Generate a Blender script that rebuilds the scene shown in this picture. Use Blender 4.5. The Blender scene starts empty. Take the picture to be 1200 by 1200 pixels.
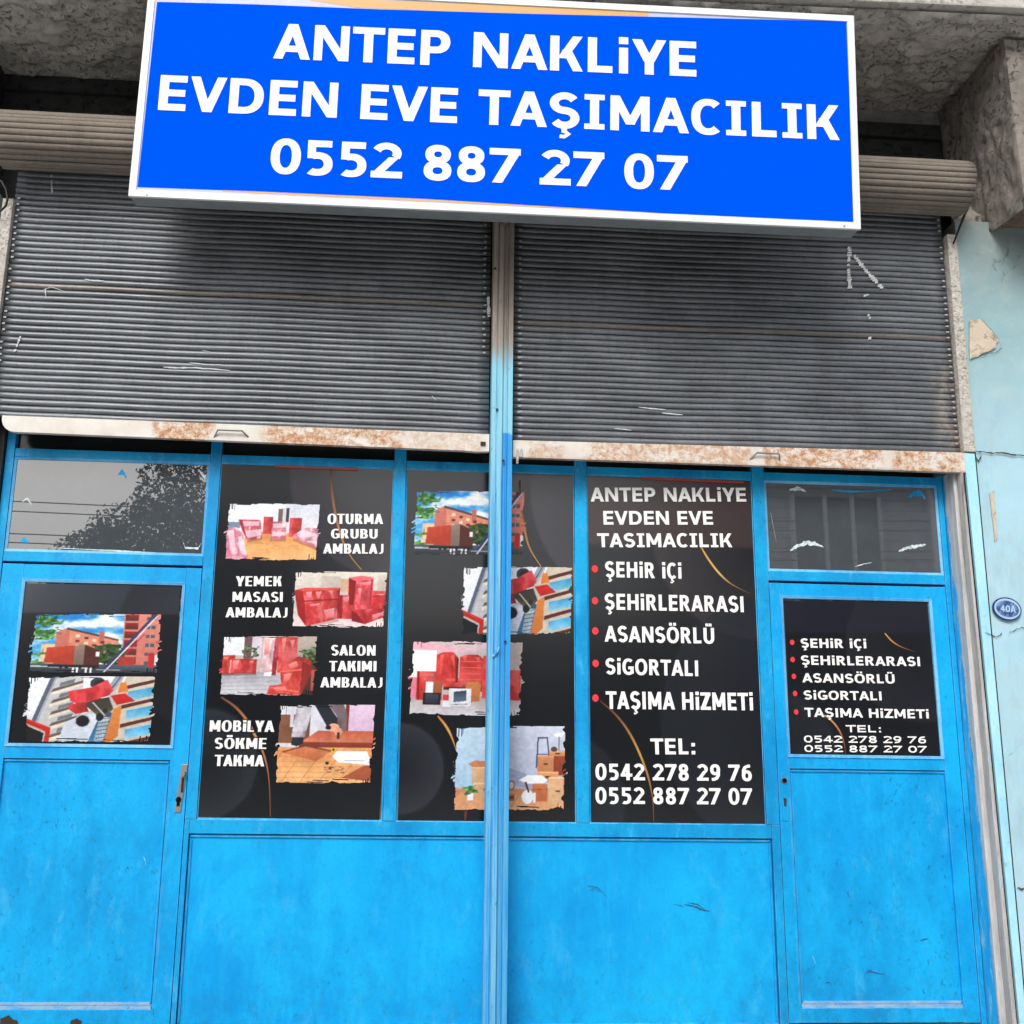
import bpy, bmesh, math, random
import numpy as np
from mathutils import Vector, Matrix
random.seed(7); np.random.seed(7)
S = bpy.context.scene
C = S.collection

# ------------------------------------------------------------ camera, sky, sun, exposure
CAM = np.array([0.0, -4.8, 1.5])
F = np.array([0.06549915, 0.97473452, 0.21354736])
R = np.array([0.99742545, -0.07021558, 0.01456837])
U = np.array([-0.02919464, -0.21204336, 0.97682408])
FPX, CX = 1220.07, 556.48
cd = bpy.data.cameras.new('camera'); cam = bpy.data.objects.new('camera', cd); C.objects.link(cam)
cd.sensor_width = 36; cd.lens = FPX / 1200 * 36; cd.shift_x = (600 - CX) / 1200; cd.clip_start = .05; cd.clip_end = 600
M = Matrix.Identity(4)
for i in range(3):
    M[i][0], M[i][1], M[i][2], M[i][3] = R[i], U[i], -F[i], CAM[i]
cam.matrix_world = M
S.camera = cam

W = bpy.data.worlds.new('World'); S.world = W; W.use_nodes = True
nt = W.node_tree; nt.nodes.clear()
sky = nt.nodes.new('ShaderNodeTexSky'); sky.sky_type = 'NISHITA'; sky.sun_disc = False
sky.sun_elevation = math.radians(42); sky.sun_rotation = math.radians(200)
sky.air_density = 1.0; sky.dust_density = 4.0; sky.ozone_density = 1.0
hs = nt.nodes.new('ShaderNodeHueSaturation'); hs.inputs['Saturation'].default_value = .42
bg = nt.nodes.new('ShaderNodeBackground'); bg.inputs['Strength'].default_value = .13
wo = nt.nodes.new('ShaderNodeOutputWorld')
nt.links.new(sky.outputs[0], hs.inputs['Color']); nt.links.new(hs.outputs[0], bg.inputs[0]); nt.links.new(bg.outputs[0], wo.inputs[0])
sl = bpy.data.lights.new('sun', 'SUN'); sl.energy = 1.5; sl.angle = math.radians(25); sl.color = (1, .96, .9)
so = bpy.data.objects.new('sun', sl); C.objects.link(so)
az, el = math.radians(200), math.radians(42)
d = Vector((math.sin(az) * math.cos(el), math.cos(az) * math.cos(el), math.sin(el)))
so.rotation_euler = d.to_track_quat('Z', 'Y').to_euler(); so.location = (-3, -8, 12)
S.view_settings.view_transform = 'Standard'; S.view_settings.look = 'None'
S.view_settings.exposure = 0.25; S.view_settings.gamma = 1; S.view_settings.use_curve_mapping = False

# ------------------------------------------------------------ picking points on real planes
SR = (Matrix.Rotation(-.0405, 3, 'Z') @ Matrix.Rotation(.0396, 3, 'X') @ Matrix.Rotation(.0186, 3, 'Y'))
SC = Vector((.3734, -.6, 4.3183)); SW, SH = 3.2593, 1.0625
def ray(x, y): return F + R * (x - CX) / FPX + U * (600 - y) / FPX
def at(x, y, Y=0.0):
    dd = ray(x, y); return CAM + dd * ((Y - CAM[1]) / dd[1])
def xz(x, y, Y=0.0):
    p = at(x, y, Y); return (p[0], p[2])
def sign_uv(x, y):
    n = np.array(SR @ Vector((0, 1, 0))); dd = ray(x, y); c = np.array(SC)
    p = CAM + dd * (((c - CAM) @ n) / (dd @ n)) - c
    return (p @ np.array(SR @ Vector((1, 0, 0))), p @ np.array(SR @ Vector((0, 0, 1))))

# ------------------------------------------------------------ material helpers
def srgb(r, g, b):
    f = lambda c: (c / 255 / 12.92) if c / 255 <= .04045 else ((c / 255 + .055) / 1.055) ** 2.4
    return (f(r), f(g), f(b), 1)
class NT:
    def __init__(s, name, rough=.6, metal=0, spec=.5, ior=None):
        s.m = bpy.data.materials.new(name); s.m.use_nodes = True; s.t = s.m.node_tree
        s.b = s.t.nodes['Principled BSDF']
        s.set(s.b, 'Roughness', rough); s.set(s.b, 'Metallic', metal); s.set(s.b, 'Specular IOR Level', spec)
        if ior: s.set(s.b, 'IOR', ior)
        s.tc = s.n('ShaderNodeTexCoord'); s.co = s.tc.outputs['Object']
        g = s.n('ShaderNodeNewGeometry'); s.pos = g.outputs['Position']; s.geo = g
    def n(s, t): return s.t.nodes.new(t)
    def set(s, nd, k, v):
        if hasattr(v, 'is_linked') or isinstance(v, bpy.types.NodeSocket): s.t.links.new(v, nd.inputs[k])
        else: nd.inputs[k].default_value = v
    def map(s, scale=(1, 1, 1), loc=(0, 0, 0), co=None):
        m = s.n('ShaderNodeMapping'); s.set(m, 'Vector', co or s.pos); s.set(m, 'Scale', scale); s.set(m, 'Location', loc); return m.outputs[0]
    def noise(s, scale, detail=6, rough=.6, st=(1, 1, 1), loc=(0, 0, 0), dist=0):
        nn = s.n('ShaderNodeTexNoise'); s.set(nn, 'Vector', s.map(st, loc)); s.set(nn, 'Scale', scale); s.set(nn, 'Detail', detail)
        s.set(nn, 'Roughness', rough); s.set(nn, 'Distortion', dist); return nn.outputs['Fac']
    def ncol(s, scale, detail):
        nn = s.n('ShaderNodeTexNoise'); s.set(nn, 'Vector', s.pos); s.set(nn, 'Scale', scale); s.set(nn, 'Detail', detail); return nn.outputs['Color']
    def voro(s, scale, feature='F1', st=(1, 1, 1), loc=(0, 0, 0)):
        nn = s.n('ShaderNodeTexVoronoi'); nn.feature = feature; s.set(nn, 'Vector', s.map(st, loc)); s.set(nn, 'Scale', scale); return nn.outputs['Distance']
    def ramp(s, fac, *stops):
        r = s.n('ShaderNodeValToRGB'); s.set(r, 'Fac', fac); e = r.color_ramp.elements
        while len(e) < len(stops): e.new(.5)
        for q, (p, c) in zip(e, stops):
            q.position = p; q.color = c if hasattr(c, '__len__') else (c, c, c, 1)
        return r.outputs[0]
    def mix(s, fac, a, b, mode='MIX'):
        m = s.n('ShaderNodeMix'); m.data_type = 'RGBA'; m.blend_type = mode; m.clamp_factor = True
        s.set(m, 0, fac); s.set(m, 6, a); s.set(m, 7, b); return m.outputs[2]
    def math(s, op, a, b=0.0, clamp=False):
        m = s.n('ShaderNodeMath'); m.operation = op; m.use_clamp = clamp; s.set(m, 0, a); s.set(m, 1, b); return m.outputs[0]
    def axis(s, k):
        q = s.n('ShaderNodeSeparateXYZ'); s.set(q, 0, s.pos); return q.outputs[k]
    def step(s, v, a, b):
        m = s.n('ShaderNodeMapRange'); m.interpolation_type = 'SMOOTHSTEP'; s.set(m, 0, v); s.set(m, 1, a); s.set(m, 2, b); return m.outputs[0]
    def bump(s, h, strength=.3, dist=.01):
        b = s.n('ShaderNodeBump'); s.set(b, 'Height', h); s.set(b, 'Strength', strength); s.set(b, 'Distance', dist)
        s.set(s.b, 'Normal', b.outputs[0]); return s
    def edge(s, rad=.004):                       # worn arrises: where the rounded normal leaves the flat one
        bv = s.n('ShaderNodeBevel'); bv.samples = 4; s.set(bv, 'Radius', rad)
        v = s.n('ShaderNodeVectorMath'); v.operation = 'DOT_PRODUCT'; s.set(v, 0, bv.outputs[0]); s.set(v, 1, s.geo.outputs['Normal'])
        return s.math('SUBTRACT', 1.0, v.outputs['Value'])
    def col(s, c): s.set(s.b, 'Base Color', c); return s
def plain(name, c, rough=.6, metal=0, spec=.5):
    m = NT(name, rough, metal, spec); a = m.noise(14, 5); 
    m.col(m.mix(m.ramp(a, (.3, 0), (.75, 1)), c, tuple(v * .8 for v in c[:3]) + (1,))); return m.m
MT = {}
def blue_paint(name, base, lite, deep, wear=.5, dirt=.5, streak=1.0, edgew=1.0):
    m = NT(name, .42, 0, .22)
    big = m.noise(1.3, 4, .6, (1, 1, .8)); st = m.noise(5, 6, .7, (5, 5, .35), dist=.4); fine = m.noise(60, 4, .7)
    c = m.mix(m.ramp(big, (.38, 0), (.62, 1)), base, lite); pt = m.noise(2.1, 9, .7, (1, 1, .6), (6, 1, 2), .6); c = m.mix(m.math('MULTIPLY', m.ramp(pt, (.52, 0), (.60, 1)), .7), c, lite)
    c = m.mix(m.math('MULTIPLY', m.ramp(st, (.50, 0), (.70, 1)), .8 * streak), c, lite)
    c = m.mix(m.math('MULTIPLY', m.ramp(m.noise(3.2, 8, .72, (1.2, 1, .7), (4, 2, 9)), (.46, 0), (.66, 1)), .6), c, deep)
    c = m.mix(m.math('MULTIPLY', m.ramp(fine, (.35, 1), (.6, 0)), .22), c, deep)
    # light rubbed marks and grime flecks
    r = m.noise(9, 9, .78, (1, 1, .5), (1, 7, 3)); c = m.mix(m.math('MULTIPLY', m.ramp(r, (.55, 0), (.70, 1)), wear * .75), c, srgb(96, 196, 240))
    g = m.noise(44, 9, .8, (1, 1, .7), (3, 3, 8)); g2 = m.noise(2.8, 6, .7, loc=(9, 1, 4))
    gm = m.math('MULTIPLY', m.ramp(g, (.56, 0), (.66, 1)), m.ramp(g2, (.42, 0), (.62, 1)))
    c = m.mix(m.math('MULTIPLY', gm, dirt), c, srgb(22, 62, 100))
    # grime towards the threshold, where feet and rain splash
    low = m.step(m.axis(2), .62, .3); gr = m.math('MULTIPLY', low, m.ramp(m.noise(16, 8, .75), (.45, 0), (.66, 1)))
    c = m.mix(m.math('MULTIPLY', gr, .5 * dirt), c, srgb(40, 84, 118))
    if edgew > 0:
        e = m.math('MULTIPLY', m.ramp(m.edge(.005), (.02, 0), (.12, 1)), m.ramp(m.noise(18, 5, .7, (1, 1, .4)), (.42, 0), (.62, 1)))
        c = m.mix(m.math('MULTIPLY', e, .75 * edgew), c, srgb(150, 212, 240))
    m.col(c); m.set(m.b, 'Roughness', m.ramp(st, (.3, .34), (.7, .55)))
    h = m.math('ADD', m.math('MULTIPLY', m.noise(4, 5, .6, (1, 1, .5)), 1.2), m.math('ADD', m.math('MULTIPLY', m.noise(26, 6, .7, (1, 1, .12)), .45), m.math('MULTIPLY', fine, .3)))
    m.bump(h, .5, .005); return m.m
BASE, LITE, DEEP = (.001, .335, .775, 1), (.006, .46, .87, 1), (.001, .25, .65, 1)
MT['panel'] = blue_paint('blue_panel_paint', BASE, LITE, DEEP, .35, .5, .7, .3)
MT['frame'] = blue_paint('blue_frame_paint', (.003, .285, .655, 1), (.008, .41, .79, 1), (.002, .18, .46, 1), .8, .7, 1.0, 1.0)
MT['door'] = blue_paint('blue_door_paint', (.002, .335, .765, 1), (.006, .44, .87, 1), (.001, .225, .55, 1), .5, .8, .6, .8)
def bare_bead():
    m = NT('worn_bead', .7); c = m.mix(m.ramp(m.noise(30, 7, .7, (.4, 1, 1)), (.35, 0), (.65, 1)), srgb(158, 184, 206), srgb(84, 160, 212))
    c = m.mix(m.ramp(m.noise(50, 5, .7, (1, 1, 1), (4, 4, 4)), (.62, 0), (.68, 1)), c, srgb(70, 66, 62)); m.col(c); m.bump(m.noise(50), .5); return m.m
MT['bead'] = bare_bead()
MT['bead_lite'] = blue_paint('putty_bead_paint', srgb(60, 160, 222), srgb(130, 200, 236), srgb(20, 120, 200), .9, .4, 1, 1)
def post_mat(name, right):
    m = NT(name, .55); z = m.axis(2)
    sx = m.noise(7, 8, .75, (9, 9, .35)); sz = m.noise(3, 6, .7, (3, 3, .6), (5, 5, 5))
    wood = m.mix(m.ramp(sx, (.35, 0), (.65, 1)), srgb(128, 119, 110), srgb(166, 156, 146))
    lite = m.mix(m.ramp(sx, (.35, 0), (.65, 1)), srgb(112, 184, 212), srgb(146, 206, 226))
    blue = m.mix(m.ramp(sx, (.3, 0), (.7, 1)), srgb(14, 136, 208), srgb(44, 160, 226))
    zz = m.math('ADD', z, m.math('MULTIPLY', m.math('SUBTRACT', sz, .5), .10))
    c = m.mix(m.step(m.math('ADD', zz, m.math('MULTIPLY', m.math('SUBTRACT', sx, .5), .5)), 3.20, 3.34), lite, wood)
    if right:
        c = m.mix(m.step(zz, 2.885, 2.875), c, blue)
        low = m.mix(m.ramp(m.noise(5, 8, .75, (8, 8, .3), (2, 2, 2)), (.38, 0), (.62, 1)), blue, srgb(92, 172, 214))
        c = m.mix(m.step(z, 2.0, 1.3), c, low)
    else:
        mid = m.mix(m.ramp(m.noise(4, 8, .75, (10, 10, .3), (2, 2, 2)), (.38, 0), (.6, 1)), lite, srgb(38, 150, 220))
        c = m.mix(m.step(zz, 2.85, 2.5), c, mid)
    c = m.mix(m.math('MULTIPLY', m.ramp(m.noise(40, 6, .8, (1, 1, .4)), (.62, 0), (.67, 1)), .8), c, srgb(90, 84, 76))
    c = m.mix(m.math('MULTIPLY', m.ramp(m.noise(9, 8, .8, (4, 4, .4), (7, 7, 1)), (.6, 0), (.66, 1)), m.step(z, 2.2, .6)), c, srgb(150, 190, 205))
    m.col(c); m.bump(m.noise(12, 8, .7, (6, 6, .4)), .5, .004); return m.m
MT['post_l'] = post_mat('post_paint_pale', False); MT['post_r'] = post_mat('post_paint_blue', True)
def slat_mat(name, c0, c1, rough=.45, metal=.55):
    m = NT(name, rough, metal)
    a = m.noise(1.6, 6, .65, (1, 1, 2.2)); b = m.noise(20, 6, .7, (.15, 1, 1)); f = m.noise(70, 4, .7)
    c = m.mix(m.ramp(a, (.3, 0), (.7, 1)), c0, c1)
    c = m.mix(m.math('MULTIPLY', m.ramp(b, (.45, 0), (.75, 1)), .4), c, tuple(min(1, v * 1.5) for v in c1[:3]) + (1,))
    c = m.mix(m.math('MULTIPLY', m.ramp(f, (.5, 0), (.7, 1)), .35), c, tuple(v * .45 for v in c0[:3]) + (1,))
    st = m.noise(4, 7, .75, (3, 1, .35), (1, 5, 2)); c = m.mix(m.math('MULTIPLY', m.ramp(st, (.48, 0), (.68, 1)), .22), c, tuple(v * .5 for v in c0[:3]) + (1,))
    x = m.axis(0)                                             # bare whitish rust near the right hand end
    e = m.math('MULTIPLY', m.step(x, 2.50, 2.64), m.math('MULTIPLY', m.step(m.axis(2), 3.42, 3.22), m.step(m.axis(2), 2.88, 2.94)))
    e = m.math('MULTIPLY', e, m.ramp(m.noise(9, 6, .8), (.42, 0), (.56, 1)))
    c = m.mix(m.math('MULTIPLY', e, .85), c, m.mix(m.noise(22), srgb(206, 206, 196), srgb(140, 112, 90)))
    m.col(c); m.set(m.b, 'Roughness', m.ramp(a, (.3, rough - .08), (.7, rough + .15)))
    m.bump(m.math('ADD', m.math('MULTIPLY', a, .5), m.math('MULTIPLY', f, .3)), .35, .004); return m.m
MT['slat'] = slat_mat('galvanised_slat', (.092, .101, .113, 1), (.20, .217, .24, 1), .40, .42)
MT['slat_odd'] = slat_mat('brownish_slat', (.11, .105, .10, 1), (.22, .21, .2, 1))
MT['coil'] = slat_mat('dusty_coil', (.13, .112, .095, 1), (.24, .205, .17, 1), .8, .1)
def bar_mat():
    m = NT('rusty_white_bar', .6); x = m.axis(0)
    f = m.noise(34, 9, .82); sp = m.noise(70, 5, .8, loc=(3, 3, 3)); fl = m.noise(11, 7, .75, (.7, 1, 1.6), (3, 1, 1)); w = m.math('ADD', x, m.math('MULTIPLY', m.math('SUBTRACT', m.noise(9, 5, .7), .5), .16))
    k = None                                                  # the stretches of bar where rust has broken through
    for a, b, g in ((-1.17, -.90, 1.0), (-.66, -.02, .95), (.0, .36, .45), (.55, .72, .6), (.80, 1.62, .75), (1.66, 2.25, .95), (2.3, 2.66, 1.0)):
        q = m.math('MULTIPLY', m.math('MULTIPLY', m.step(w, a - .02, a + .03), m.step(w, b + .02, b - .03)), g); k = q if k is None else m.math('MAXIMUM', k, q)
    k = m.math('MULTIPLY', k, m.ramp(m.math('ADD', m.math('MULTIPLY', f, .6), m.math('MULTIPLY', fl, .4)), (.44, 0), (.54, 1)))
    rust = m.mix(m.ramp(f, (.4, 0), (.62, 1)), srgb(206, 158, 108), srgb(150, 92, 52))
    base = m.mix(m.ramp(m.noise(5, 6, .7), (.35, 0), (.7, 1)), srgb(222, 220, 215), srgb(204, 194, 182))
    c = m.mix(k, base, rust)
    c = m.mix(m.ramp(sp, (.69, 0), (.73, 1)), c, srgb(84, 52, 34))
    c = m.mix(m.math('MULTIPLY', m.step(m.axis(2), 2.80, 2.775), .5), c, srgb(150, 130, 112))
    m.col(c); m.bump(f, .4, .004); return m.m
MT['bar'] = bar_mat()
def concrete(name, c0, c1, stain, pit=1.0, sc=1.0):
    m = NT(name, .9, 0, .25)
    a = m.noise(1.4 * sc, 8, .65); b = m.noise(9 * sc, 9, .72); v = m.noise(26 * sc, 7, .8, dist=.35); f = m.noise(90, 4, .7)
    c = m.mix(m.ramp(a, (.3, 0), (.7, 1)), c0, c1); c = m.mix(m.math('MULTIPLY', m.ramp(b, (.4, 0), (.65, 1)), .6), c, stain)
    pits = m.math('MULTIPLY', m.ramp(v, (.38, 1), (.44, 0)), m.ramp(m.noise(3 * sc, 4, .6, loc=(8, 8, 8)), (.40, 0), (.55, 1)))
    c = m.mix(m.math('MULTIPLY', pits, .55 * pit), c, tuple(x * .3 for x in c0[:3]) + (1,))
    m.col(c)
    h = m.math('SUBTRACT', m.math('ADD', m.math('MULTIPLY', b, .8), m.math('MULTIPLY', f, .25)), m.math('MULTIPLY', pits, .9 * pit))
    m.bump(h, .9, .02); return m.m
MT['soffit'] = concrete('rough_concrete', srgb(188, 184, 178), srgb(208, 203, 196), srgb(166, 158, 150), 1.3, 1.6)
MT['beam'] = concrete('grey_concrete', srgb(132, 128, 122), srgb(160, 153, 146), srgb(104, 98, 90))
MT['edge_plaster'] = concrete('white_plaster', srgb(215, 212, 206), srgb(200, 196, 190), srgb(170, 166, 160), .3)
MT['reddish'] = concrete('broken_aggregate', srgb(120, 98, 86), srgb(150, 130, 112), srgb(92, 74, 64), 1.2, 2)
MT['lintel'] = concrete('dark_recess_render', srgb(52, 56, 55), srgb(66, 68, 66), srgb(36, 38, 38), .6)  # dark tone set to deepen the recess behind the coils
MT['pavement'] = concrete('pavement_concrete', srgb(172, 168, 160), srgb(184, 180, 172), srgb(150, 146, 140))
MT['asphalt'] = concrete('concrete_paving', (.56, .545, .53, 1), (.60, .585, .57, 1), (.5, .485, .47, 1), .4, 1)
def pale_wall():
    m = NT('pale_blue_render', .85, 0, .3); z = m.axis(2)
    a = m.noise(1.7, 6, .6); b = m.noise(7, 8, .7); f = m.noise(60, 5, .7); cr = m.n('ShaderNodeTexVoronoi'); cr.feature = 'DISTANCE_TO_EDGE'; m.set(cr, 'Scale', 2.2); m.set(cr, 'Vector', m.mix(.12, m.pos, m.ncol(7, 6))); cr = cr.outputs['Distance']
    low = m.mix(m.ramp(a, (.35, 0), (.65, 1)), srgb(158, 202, 220), srgb(174, 211, 226))
    hi = m.mix(m.ramp(a, (.35, 0), (.65, 1)), srgb(140, 172, 178), srgb(150, 184, 192))
    c = m.mix(m.step(z, 2.6, 3.5), low, hi)
    dirt = m.math('MULTIPLY', m.step(m.math('ADD', z, m.math('MULTIPLY', b, .3)), 3.6, 4.25), m.ramp(b, (.3, .4), (.7, 1)))
    c = m.mix(dirt, c, srgb(120, 122, 114))
    c = m.mix(m.math('MULTIPLY', m.ramp(b, (.48, 0), (.66, 1)), .45), c, srgb(176, 196, 200)); c = m.mix(m.math('MULTIPLY', m.ramp(m.noise(5, 8, .75, (1, 1, .3), (2, 9, 1)), (.5, 0), (.7, 1)), .4), c, srgb(128, 160, 170))
    w = m.noise(4, 8, .8, loc=(5, 2, 2))
    crk = m.math('MULTIPLY', m.ramp(m.math('ADD', cr, m.math('MULTIPLY', m.math('SUBTRACT', f, .5), .02)), (.0, 1), (.007, 0)), m.ramp(w, (.58, 0), (.66, 1)))
    c = m.mix(m.math('MULTIPLY', crk, .6), c, srgb(70, 90, 96)); 
    c = m.mix(m.math('MULTIPLY', m.ramp(m.noise(46, 6, .8), (.70, 0), (.74, 1)), .8), c, srgb(60, 80, 86))
    m.col(c); m.bump(m.math('SUBTRACT', m.math('MULTIPLY', b, .5), crk), .6, .008); return m.m
MT['pale'] = pale_wall()
MT['strip'] = blue_paint('pale_blue_strip', srgb(160, 220, 242), srgb(182, 230, 246), srgb(138, 200, 226), .2, .4, .5, .3)
def peel_mat():
    m = NT('peeling_jamb', .85, 0, .3); z = m.axis(2)
    s = m.noise(5, 8, .75, (5, 5, .5)); f = m.noise(40, 7, .8, (1, 1, .5)); g = m.noise(9, 6, .7, (3, 3, .4), (7, 3, 1))
    c = m.mix(m.ramp(s, (.35, 0), (.65, 1)), srgb(160, 156, 154), srgb(206, 204, 202))
    c = m.mix(m.math('MULTIPLY', m.ramp(g, (.5, 0), (.62, 1)), m.step(z, 2.2, 2.9)), c, srgb(120, 108, 98))
    c = m.mix(m.ramp(m.noise(6, 8, .8, (2, 2, .6), (1, 1, 6)), (.58, 0), (.62, 1)), c, srgb(170, 200, 216))
    c = m.mix(m.ramp(f, (.64, 0), (.69, 1)), c, srgb(74, 70, 66))
    m.col(c); m.bump(m.math('ADD', f, s), .8, .008); return m.m
MT['peel'] = peel_mat()
def edge_strip():     # the blue coat ends on the jamb in a torn line
    m = NT('torn_paint_edge', .5); x = m.axis(0)
    n1 = m.noise(7, 9, .85, (1, 1, .7), (0, 0, 3)); 
    lim = m.math('SUBTRACT', m.math('ADD', x, m.math('MULTIPLY', m.math('SUBTRACT', n1, .5), .11)), m.axis(1))   # measured round the corner of the reveal
    lim = m.math('SUBTRACT', lim, m.math('MULTIPLY', m.step(m.axis(2), 2.34, 2.2), .025)); lim = m.math('SUBTRACT', lim, m.math('MULTIPLY', m.step(m.axis(2), 2.3, .4), .045))
    s = m.noise(5, 8, .75, (5, 5, .5)); grey = m.mix(m.ramp(s, (.35, 0), (.65, 1)), srgb(164, 166, 168), srgb(214, 214, 214))
    grey = m.mix(m.ramp(m.noise(40, 7, .8, (1, 1, .5)), (.62, 0), (.68, 1)), grey, srgb(90, 84, 78))
    blue = m.mix(m.ramp(m.noise(9, 8, .8, (5, 5, .4)), (.35, 0), (.65, 1)), (.008, .36, .76, 1), (.03, .50, .86, 1))
    blue = m.mix(m.ramp(m.noise(14, 9, .8, (3, 3, .5), (5, 5, 5)), (.54, 0), (.60, 1)), blue, srgb(150, 208, 232))
    c = m.mix(m.step(lim, 2.638, 2.644), blue, grey); m.col(c); m.bump(m.math('ADD', s, m.math('MULTIPLY', m.step(lim, 2.638, 2.644), -.5)), .7, .006); return m.m
MT['torn'] = edge_strip()
def alu(name='white_aluminium'):
    m = NT(name, .38, 0, .5); m.col(m.mix(m.ramp(m.noise(3, 6, .7), (.4, 0), (.7, 1)), (.80, .82, .82, 1), (.7, .73, .74, 1))); return m.m
MT['alu'] = alu()
MT['alu_side'] = plain('grey_sign_side', (.25, .27, .28, 1), .45)
MT['sign_blue'] = plain('sign_blue_film', (.0, .10, 1.0, 1), .5, 0, .25)
m_ = NT('sign_blue_print', .8, 0, .0); m_.col((.0, .085, 1.0, 1)); MT['sign_blue'] = m_.m
m_ = NT('white_print', .5, 0, .3); m_.col((.86, .86, .86, 1)); MT['white'] = m_.m
m_ = NT('red_print', .5); m_.col((.75, .035, .05, 1)); MT['red'] = m_.m
m_ = NT('black_print', .5, 0, .3); m_.col((.006, .006, .008, 1)); MT['black'] = m_.m
m_ = NT('orange_print', .5); m_.col((.66, .38, .13, 1)); MT['orange'] = m_.m
m_ = NT('navy_enamel', .3); m_.col(srgb(28, 52, 120)); MT['navy'] = m_.m
m_ = NT('chalk', .95, 0, .1); m_.col(m_.mix(m_.noise(80, 5, .8), (.75, .78, .78, 1), (.35, .38, .4, 1))); MT['chalk'] = m_.m
MT['dark_metal'] = plain('dark_steel', (.035, .033, .032, 1), .5, .6)
MT['steel'] = plain('worn_steel', (.32, .31, .30, 1), .45, .7)
MT['dark'] = plain('dark_void', (.006, .006, .007, 1), .9, 0, .1)
MT['rust'] = plain('rusty_hole', (.06, .045, .036, 1), .95, 0, .1)
MT['rail_w'] = concrete('cream_rail_paint', srgb(222, 219, 212), srgb(202, 197, 188), srgb(168, 160, 150), .5, 3)
MT['leaf'] = plain('leaf_green', (.05, .085, .035, 1), .6)
MT['bark'] = plain('bark', (.09, .07, .055, 1), .9)
MT['cardboard_void'] = MT['dark']
def glass(name, base, rough=.03, ior=2.1, dirt=1.0):
    m = NT(name, rough, 0, .5, ior)
    d = m.noise(5, 8, .75); e = m.noise(40, 6, .8)
    c = m.mix(m.math('MULTIPLY', m.ramp(d, (.45, 0), (.75, 1)), .5), base, tuple(min(1, v * 1.5) for v in base[:3]) + (1,))
    c = m.mix(m.math('MULTIPLY', m.ramp(e, (.68, 0), (.72, 1)), .35 * dirt), c, (.5, .52, .53, 1))
    m.col(c); m.bump(m.noise(2.2, 1, .5), .02, .003); return m.m
MT['glass'] = glass('dusty_glass', (.066, .076, .088, 1), .0, 2.3); MT['glass_dark'] = glass('dark_upper_glass', (.012, .013, .013, 1), .15, 1.45, .4)
def vcol_mat(name, rough, spec, coat=0):
    m = NT(name, rough, 0, spec); a = m.n('ShaderNodeVertexColor'); a.layer_name = 'print'
    m.set(m.b, 'Base Color', a.outputs[0])
    if coat: m.set(m.b, 'Coat Weight', coat); m.set(m.b, 'Coat Roughness', .12)
    m.bump(m.noise(3, 2, .5), .06, .004); return m.m
MT['print'] = vcol_mat('printed_film', .2, .45, .5)
MT['photo'] = vcol_mat('printed_photo_film', .4, .3)

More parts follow.
